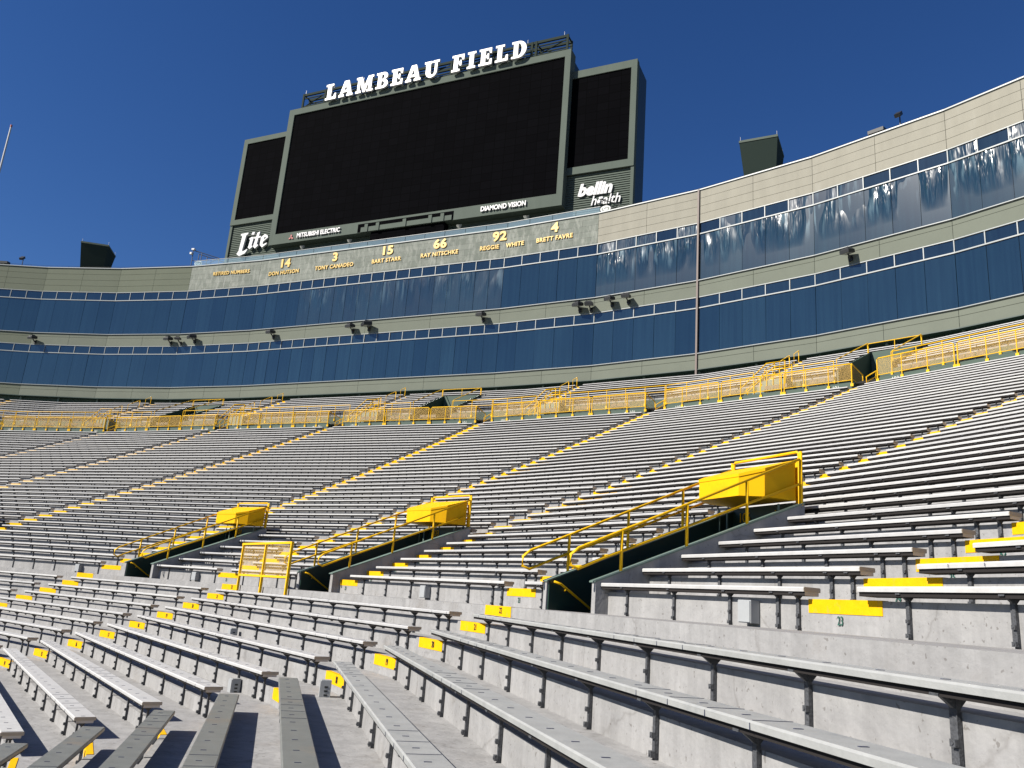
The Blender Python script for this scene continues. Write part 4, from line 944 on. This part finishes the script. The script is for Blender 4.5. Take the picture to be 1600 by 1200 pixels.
# heavy slab letters
def curve_glyph(polys, name):
    c_ = bpy.data.curves.new(name, 'CURVE'); c_.dimensions = '2D'; c_.fill_mode = 'BOTH'; c_.extrude = .10
    for pl in polys:
        sp_ = c_.splines.new('POLY'); sp_.points.add(len(pl)-1)
        for q, (x, y) in zip(sp_.points, pl): q.co = (x, y, 0, 1)
        sp_.use_cyclic_u = True
    o = bpy.data.objects.new(name, c_); COL.objects.link(o); me = bpy.data.meshes.new_from_object(o.evaluated_get(bpy.context.evaluated_depsgraph_get())); me.name = name
    bpy.data.objects.remove(o); bpy.data.curves.remove(c_); return me
def arc(cx, cy, rx, ry, a0, a1, n=10): return [(cx+rx*math.cos(R_(a0+(a1-a0)*i/n)), cy+ry*math.sin(R_(a0+(a1-a0)*i/n))) for i in range(n+1)]
G = {
 'L': (.8, [[(0, 0), (.8, 0), (.8, .36), (.68, .36), (.62, .15), (.42, .15), (.42, .87), (.56, .87), (.56, 1), (0, 1), (0, .87), (.13, .87), (.13, .13), (0, .13)]]),
 'A': (1.05, [[(0, 0), (.40, 0), (.40, .13), (.30, .13), (.34, .27), (.66, .27), (.70, .13), (.60, .13), (.60, 0), (1.05, 0), (1.05, .13), (.97, .13), (.69, 1), (.36, 1), (.08, .13), (0, .13)], [(.39, .40), (.61, .40), (.50, .76)]]),
 'M': (1.25, [[(0, 0), (.40, 0), (.40, .13), (.30, .13), (.30, .70), (.54, .0), (.70, .0), (.92, .70), (.92, .13), (.82, .13), (.82, 0), (1.25, 0), (1.25, .13), (1.14, .13), (1.14, .87), (1.25, .87), (1.25, 1), (.86, 1), (.63, .38), (.40, 1), (0, 1), (0, .87), (.11, .87), (.11, .13), (0, .13)]]),
 'B': (.86, [[(0, 0)]+arc(.52, .27, .34, .27, -90, 78)+arc(.50, .76, .31, .24, -60, 90)+[(0, 1), (0, .87), (.12, .87), (.12, .13), (0, .13)], [(.38, .14)]+arc(.48, .29, .12, .15, -90, 90, 6)+[(.38, .44)], [(.38, .58)]+arc(.47, .725, .10, .145, -90, 90, 6)+[(.38, .87)]]),
 'E': (.82, [[(0, 0), (.82, 0), (.82, .34), (.71, .34), (.65, .14), (.41, .14), (.41, .44), (.50, .44), (.53, .33), (.63, .33), (.63, .67), (.53, .67), (.50, .56), (.41, .56), (.41, .86), (.62, .86), (.68, .68), (.79, .68), (.79, 1), (0, 1), (0, .87), (.12, .87), (.12, .13), (0, .13)]]),
 'U': (1.0, [[(0, 1), (0, .87), (.11, .87)]+arc(.49, .34, .38, .36, 180, 360)+[(.87, .87), (1.0, .87), (1.0, 1), (.58, 1), (.58, .87), (.70, .87)]+arc(.56, .34, .14, .2, 0, -180, 8)+[(.42, .87), (.50, .87), (.50, 1)]]),
 'F': (.8, [[(0, 0), (.54, 0), (.54, .13), (.41, .13), (.41, .43), (.50, .43), (.53, .32), (.63, .32), (.63, .66), (.53, .66), (.50, .56), (.41, .56), (.41, .86), (.60, .86), (.68, .66), (.79, .66), (.79, 1), (0, 1), (0, .87), (.12, .87), (.12, .13), (0, .13)]]),
 'I': (.54, [[(0, 0), (.54, 0), (.54, .13), (.41, .13), (.41, .87), (.54, .87), (.54, 1), (0, 1), (0, .87), (.13, .87), (.13, .13), (0, .13)]]),
 'D': (.92, [[(0, 0)]+arc(.42, .5, .50, .5, -90, 90, 16)+[(0, 1), (0, .87), (.12, .87), (.12, .13), (0, .13)], [(.40, .14)]+arc(.42, .5, .20, .36, -90, 90, 10)+[(.40, .86)]])}
sign = thing('stadium_name_sign', (1.5, 1.4, 17), 'raised white slab letters on a steel truss above the scoreboard', 'sign')
wd = 'LAMBEAU FIELD'; hgt = 1.72; tot = sum(G[ch][0] if ch != ' ' else .42 for ch in wd); gap = .2; x = -8.75; span = 12.6-(-8.75)
gap = (span/hgt-tot*.9)/(len(wd)-1)
for ch in wd:
    if ch == ' ': x += (.42*.9+gap)*hgt; continue
    me = curve_glyph(G[ch][1], 'letter'); me.transform(Matrix.Diagonal((hgt*S*.9, hgt*S, S, 1)))
    put_text(me, WHT, sign, (x, 1.0, 16.88), (1, 0, 0), (0, 0, 1), 'letter'); x += (G[ch][0]*.9+gap)*hgt
tr = MB(); x0, x1, zb, zt = -11.95, 16.3, 17.0, 18.55
for y in (1.45, 2.3):
    tr.box(((x0+x1)/2, y, zt-.12), x1-x0, .16, .24); tr.box(((x0+x1)/2, y, zt-.5), x1-x0, .08, .1); tr.box(((x0+x1)/2, y, zb+.12), x1-x0, .1, .12)
xs = [x0+.08, -9.2, -8.9, -4.1, .3, 4.9, 9.2, 12.9, 13.3, x1-.08]
for x in xs:
    for y in (1.4, 2.35): tr.box((x, y, (zb+zt)/2), .2, .12, zt-zb)
    tr.box((x, 1.87, zt-.1), .1, .8, .1)
for a_, b_ in zip(xs[:-1], xs[1:]):
    if b_-a_ > 1: tr.tube([(a_, 1.5, zb+.1), (b_, 1.5, zt-.3)], .05, 5); tr.tube([(b_, 2.2, zb+.1), (a_, 2.2, zt-.3)], .05, 5)
tr.build('truss', STEEL, sign)
rd = MB()
for k in range(9): rd.tube([(x0+.2+k*3.45, 1.5, zt), (x0+.2+k*3.45, 1.5, zt+.45)], .018, 5)
rd.build('lightning_rod', POLE, sign)
# blackletter word on the left siding
lt = {'L': (0, [[(-.42, -.38), (-.05, -.62), (.62, -.42), (.86, -.1), (.80, -.02), (.30, -.22), (.20, -.08), (.42, 1.30), (.62, 1.42), (.66, 1.55), (-.22, 1.52), (-.30, 1.40), (-.05, 1.30), (-.22, -.12)]]),
      'i': (.86, [[(0, .12), (.25, -.08), (.58, .12), (.50, .24), (.42, .22), (.56, 1.02), (.30, 1.08), (.02, .96), (.08, .84), (.16, .84), (.06, .26)], [(.20, 1.30), (.52, 1.28), (.60, 1.52), (.30, 1.54)]]),
      't': (1.42, [[(.08, .14), (.34, -.08), (.68, .16), (.60, .30), (.48, .24), (.58, .90), (.84, .90), (.86, 1.04), (.60, 1.06), (.68, 1.50), (.36, 1.40), (.28, 1.04), (.06, 1.02), (.04, .88), (.24, .88)]]),
      'e': (2.2, [[(.10, .20), (.42, -.08), (.92, .20), (.90, .34), (.52, .20), (.42, .30), (.46, .48), (.98, .82), (.86, 1.04), (.52, 1.18), (.12, .92)], [(.48, .62), (.54, .94), (.70, .88), (.72, .78)]])}
for ch, (ox, pl) in lt.items():
    me = curve_glyph([[(a_+ox, b_) for a_, b_ in q] for q in pl], 'blackletter'); me.transform(Matrix.Diagonal((S*1.02, S*1.12, S, 1))); put_text(me, WHT, sb, (-17.15, 1.85, 2.45), (1, 0, 0), (0, 0, 1), 'white_lettering')

# glass railing on the roof edge with small lamps
gr_ = thing('glass_railing', (-14, .1, 0), 'long low glass railing along the roof edge under the scoreboard', 'railing')
b = MB(); pz = MB()
for k in (2, 3, 4):
    A, B, d, nn = fac(k); L = (B-A).length; n_ = 4 if k != 3 else 13
    for j in range(n_):
        a_, b_ = A+d*(L*j/n_+.02)+nn*.14, A+d*(L*(j+1)/n_-.02)+nn*.14; b.quad([v3(a_, .07), v3(b_, .07), v3(b_, .62), v3(a_, .62)])
    pz.box(v3((A+B)/2+nn*.14, .64), L, .05, .04, X=(d.x, d.y, 0), Y=(nn.x, nn.y, 0))
    pz.box(v3((A+B)/2+nn*.14, .12), L, .03, .08, X=(d.x, d.y, 0), Y=(nn.x, nn.y, 0))
b.build('glass_panel', RGLASS, gr_); pz.build('top_rail', MULL, gr_)
for j, (x, nm) in enumerate(((-8.1, 'first'), (-2.9, 'second'), (8.1, 'third'), (14.2, 'fourth'))):
    t = thing('roof_lamp', (x, .45, .6), 'small white lamp on the roof edge below the scoreboard, %s from the left' % nm, 'lamp', 'small roof lamps')
    q_ = MB(); q_.box((x, .4, .35), .12, .12, .7); q_.box((x, .3, .72), .5, .3, .22); q_.build('base', STEEL, t)
    q_ = MB(); q_.tube([(x, .25, .78), (x, .1, 1.05)], .14, 8, r2=.2); q_.tube([(x-.2, .3, .85), (x-.28, .2, 1.1)], .09, 8); q_.build('lamp_head', LENS, t)

# floodlights on the middle band
def facx(x):
    for k in FK:
        A, B, d, nn = fac(k)
        if A.x <= x <= B.x: return A+d*((x-A.x)/d.x), d, nn
def flood(x, z, lab, yaw=0, big=1.0, double=False):
    P, d, nn = facx(x); t = thing('floodlight', v3(P, z-.3), lab, 'floodlight', 'floodlights on the middle band')
    X = Vector((d.x, d.y, 0)); O = -Vector((nn.x, nn.y, 0)); X = (X*math.cos(yaw)+O*math.sin(yaw)); O = Vector((0, 0, 1)).cross(X)*-1 if False else O
    arm = MB(); b0 = v3(P, z-.5); arm.box(b0+O*.06, .22, .1, .3, X=(d.x, d.y, 0), Y=(nn.x, nn.y, 0)); arm.tube([b0+O*.1, b0+O*.45+Vector((0, 0, .22))], .05, 6); arm.build('arm', DSTEEL, t)
    h = MB(); c_ = b0+O*.5+Vector((0, 0, .3)); Zu = (Vector((0, 0, 1))+O*.25).normalized(); Yd = X.cross(Zu)
    h.box(c_, .62*big, .62*big, .2*big, X=X, Y=Yd, Z=Zu); h.hexa([c_+(X*a_*.31+Yd*b_*.31)*big+Zu*.1*big for a_, b_ in ((-1, -1), (1, -1), (1, 1), (-1, 1))]+[c_+(X*a_*.2+Yd*b_*.2)*big+Zu*.2*big for a_, b_ in ((-1, -1), (1, -1), (1, 1), (-1, 1))])
    for k in range(4): h.box(c_+Zu*(.22)*big+X*(-.15+.1*k)*big, .02, .3*big, .1, X=X, Y=Yd, Z=Zu)
    h.build('housing', DSTEEL, t)
    l_ = MB(); l_.box(c_-Zu*.112*big, .52*big, .52*big, .02, X=X, Y=Yd, Z=Zu); l_.build('lens', LENS, t)
for x, z, lab, yw, bg_ in ((-35.6, -7.35, 'single floodlight on the middle band at the far left', .3, 1), (-21.3, -7.3, 'left light of the floodlight trio at left', .2, 1), (-20.2, -7.3, 'middle light of the floodlight trio at left', -.4, .8), (-18.6, -7.2, 'right light of the floodlight trio at left', .5, 1.1),
    (-9.7, -7.2, 'single floodlight below the heading of the gold lettering', .2, 1), (-1.2, -7.25, 'left light of the floodlight pair below the third gold number', .2, 1), (.45, -7.2, 'right light of the floodlight pair below the third gold number', .6, 1.2), (11.15, -7.2, 'single floodlight below the last long gold name', .2, 1),
    (19.4, -7.25, 'leftmost of four floodlights under the right end of the block wall', .3, 1.0), (20.3, -7.3, 'second of four floodlights under the right end of the block wall', -.3, 1.0), (22.0, -7.15, 'third of four floodlights under the right end of the block wall', .2, .95), (23.3, -7.15, 'rightmost of four floodlights under the right end of the block wall', -.2, .95), (38.2, -7.2, 'single floodlight on the middle band at the right', .2, 1)):
    flood(x, z, lab, yw, bg_)
# roof booths
BOOTH = mat('booth_dark_green', (.04, .058, .05), .9, spec=.06)
def booth(x, lab, s_=1.0, zb=0.0, yaw=0):
    P, d, nn = facx(x); P = P+nn*1.2; X = Vector((d.x, d.y, 0)); Y = Vector((nn.x, nn.y, 0)); c_, s2 = math.cos(yaw), math.sin(yaw); X, Y = X*c_-Y*s2, Y*c_+X*s2
    t = thing('roof_booth', v3(P, zb), lab, 'roof booth', 'flared booths on the roof')
    def ring(wx, y0, y1, z): b_ = v3(P, z); return [b_-X*wx+Y*y0, b_+X*wx+Y*y0, b_+X*wx+Y*y1, b_-X*wx+Y*y1]
    b = MB(); b.hexa(ring(.95*s_, -.5*s_, 1.1*s_, zb+.15)+ring(1.15*s_, -1.05*s_, 1.5*s_, zb+2.35*s_)); b.build('body', BOOTH, t)
    b = MB(); b.hexa(ring(1.17*s_, -1.08*s_, 1.53*s_, zb+2.35*s_)+ring(1.17*s_, -1.08*s_, 1.53*s_, zb+2.5*s_)); b.build('roof', SBF, t)
    b = MB(); b.hexa(ring(1.0*s_, -.6*s_, 1.15*s_, zb)+ring(1.0*s_, -.6*s_, 1.15*s_, zb+.15)); b.build('base', SBF, t)
    b = MB(); 
    for wx, y in ((1.1, -.95), (-1.1, -.95), (1.1, 1.4)): q_ = v3(P, zb+2.5*s_)+X*wx*s_+Y*y*s_; b.tube([q_, q_+Vector((0, 0, .35))], .015, 5)
    b.build('rod', POLE, t)
booth(32.3, 'dark green flared booth on the roof right of the scoreboard', 1.1, .0, -.25); booth(-32.2, 'dark green flared booth on the roof left of the scoreboard', 1.12, .0, -.35)
# roof cameras / lamps
def rooflamp(x, h, lab, lie=False):
    P, d, nn = facx(x); P = P+nn*.3; t = thing('roof_spotlight', v3(P, 0), lab, 'spotlight', 'spotlights on the roof edge')
    b = MB(); b.tube([v3(P, 0), v3(P, h)], .04, 6); b.build('post', DSTEEL, t)
    O = -Vector((nn.x, nn.y, 0)); X = Vector((d.x, d.y, 0)); c_ = v3(P, h)+O*.2; Zu = (Vector((0, 0, 1))+O*(.9 if not lie else .1)).normalized()
    b = MB(); b.box(c_, .34 if not lie else .95, .5, .22, X=X, Y=X.cross(Zu), Z=Zu); b.build('head', DSTEEL, t)
    b = MB(); b.box(c_+X.cross(Zu)*.0-Zu*.12, .26, .4, .02, X=X, Y=X.cross(Zu), Z=Zu); b.build('lens', LENS, t)
rooflamp(41.1, .9, 'small spotlight on a post at the right end of the roof'); rooflamp(39.9, .25, 'low dark box light on the roof near the right', True)
rooflamp(-38.8, .9, 'small spotlight on a post at the left end of the roof'); rooflamp(-40.4, .3, 'low dark box light on the roof at the left edge', True)
# antenna frames with oval sign
def aframe(x, w, h, lab):
    P, d, nn = facx(x); P = P+nn*.35; X = Vector((d.x, d.y, 0)); Y = Vector((nn.x, nn.y, 0)); t = thing('roof_frame', v3(P, 0), lab, 'frame', 'steel frames with oval signs on the roof')
    b = MB()
    for fx in (0, .33, 1):
        hh = h*(1-.5*fx)
        for fy in (0, 1): q_ = v3(P, 0)+X*w*fx+Y*fy*.9; b.tube([q_, q_+Vector((0, 0, hh))], .035, 5)
    for fy in (0, 1):
        q_ = v3(P, 0)+Y*fy*.9; b.tube([q_+Vector((0, 0, h)), q_+X*w+Vector((0, 0, h*.5))], .04, 5); b.tube([q_+Vector((0, 0, h*.45)), q_+X*w+Vector((0, 0, .1))], .03, 5); b.tube([q_+X*w*.33, q_+X*w+Vector((0, 0, h*.5))], .03, 5)
    b.build('steel_frame', DSTEEL, t)
    b = MB(); c_ = v3(P, .42)+X*w*.3-Y*.1; X3 = X; n_ = 20
    b.prism([c_+X3*.42*math.cos(2*math.pi*i/n_)+Vector((0, 0, .27*math.sin(2*math.pi*i/n_))) for i in range(n_)], -Y*.05); b.build('oval_sign', WHT, t)
    b = MB(); b.prism([c_-Y*.055+X3*.33*math.cos(2*math.pi*i/n_)+Vector((0, 0, .2*math.sin(2*math.pi*i/n_))) for i in range(n_)], -Y*.004); b.build('sign_field', GRND, t)
    put_text(text_mesh('G', .32, 'sign_letter', sx=1.25, bold=.04, ext=.004), WHT, t, c_-Y*.066, X, (0, 0, 1), 'sign_letter')
    b = MB(); b.box(v3(P, h+.05)+X*.05-Y*.1, .3, .25, .15, X=X, Y=Y); b.box(v3(P, h*.8)-X*.1-Y*.1, .2, .3, .2, X=X, Y=Y); b.build('camera', WHT, t)
aframe(20.5, 1.5, 1.35, 'small steel frame with white oval sign right of the block wall'); aframe(-21.0, 3.0, 1.9, 'small steel frame with white oval sign left of the scoreboard')
# thin roof edge wire posts
rp = thing('roof_edge_line', (30, -2, 0), 'thin cable on tiny stanchions along the right roof edge', 'cable', 'roof edge cables'); rp2 = thing('roof_edge_line', (-25, -2, 0), 'thin cable on tiny stanchions along the left roof edge', 'cable', 'roof edge cables')
for par, ks in ((rp, range(5, 10)), (rp2, range(-3, 2))):
    b = MB()
    for k in ks:
        A, B, d, nn = fac(k)
        b.tube([v3(A+nn*.3, .32), v3(B+nn*.3, .32)], .012, 4)
        for j in range(4): q_ = A+(B-A)*j/4+nn*.3; b.tube([v3(q_, 0), v3(q_, .34)], .012, 4)
    b.build('cable', DSTEEL, par)
# flagpole
t = thing('flagpole', (-90, 20, -30), 'thin white pole rising at the left edge', 'pole')
b = MB(); b.tube([(-90.4, 20, -34), (-90.4, 20, 41.2)], .32, 8, r2=.14); b.build('shaft', POLE, t); b = MB(); b.tube([(-90.4, 20, 41.2), (-90.4, 20, 41.6)], .16, 8); b.build('red_light', RED, t)
for o in bpy.data.objects:
    if '_o' in o: del o['_o']
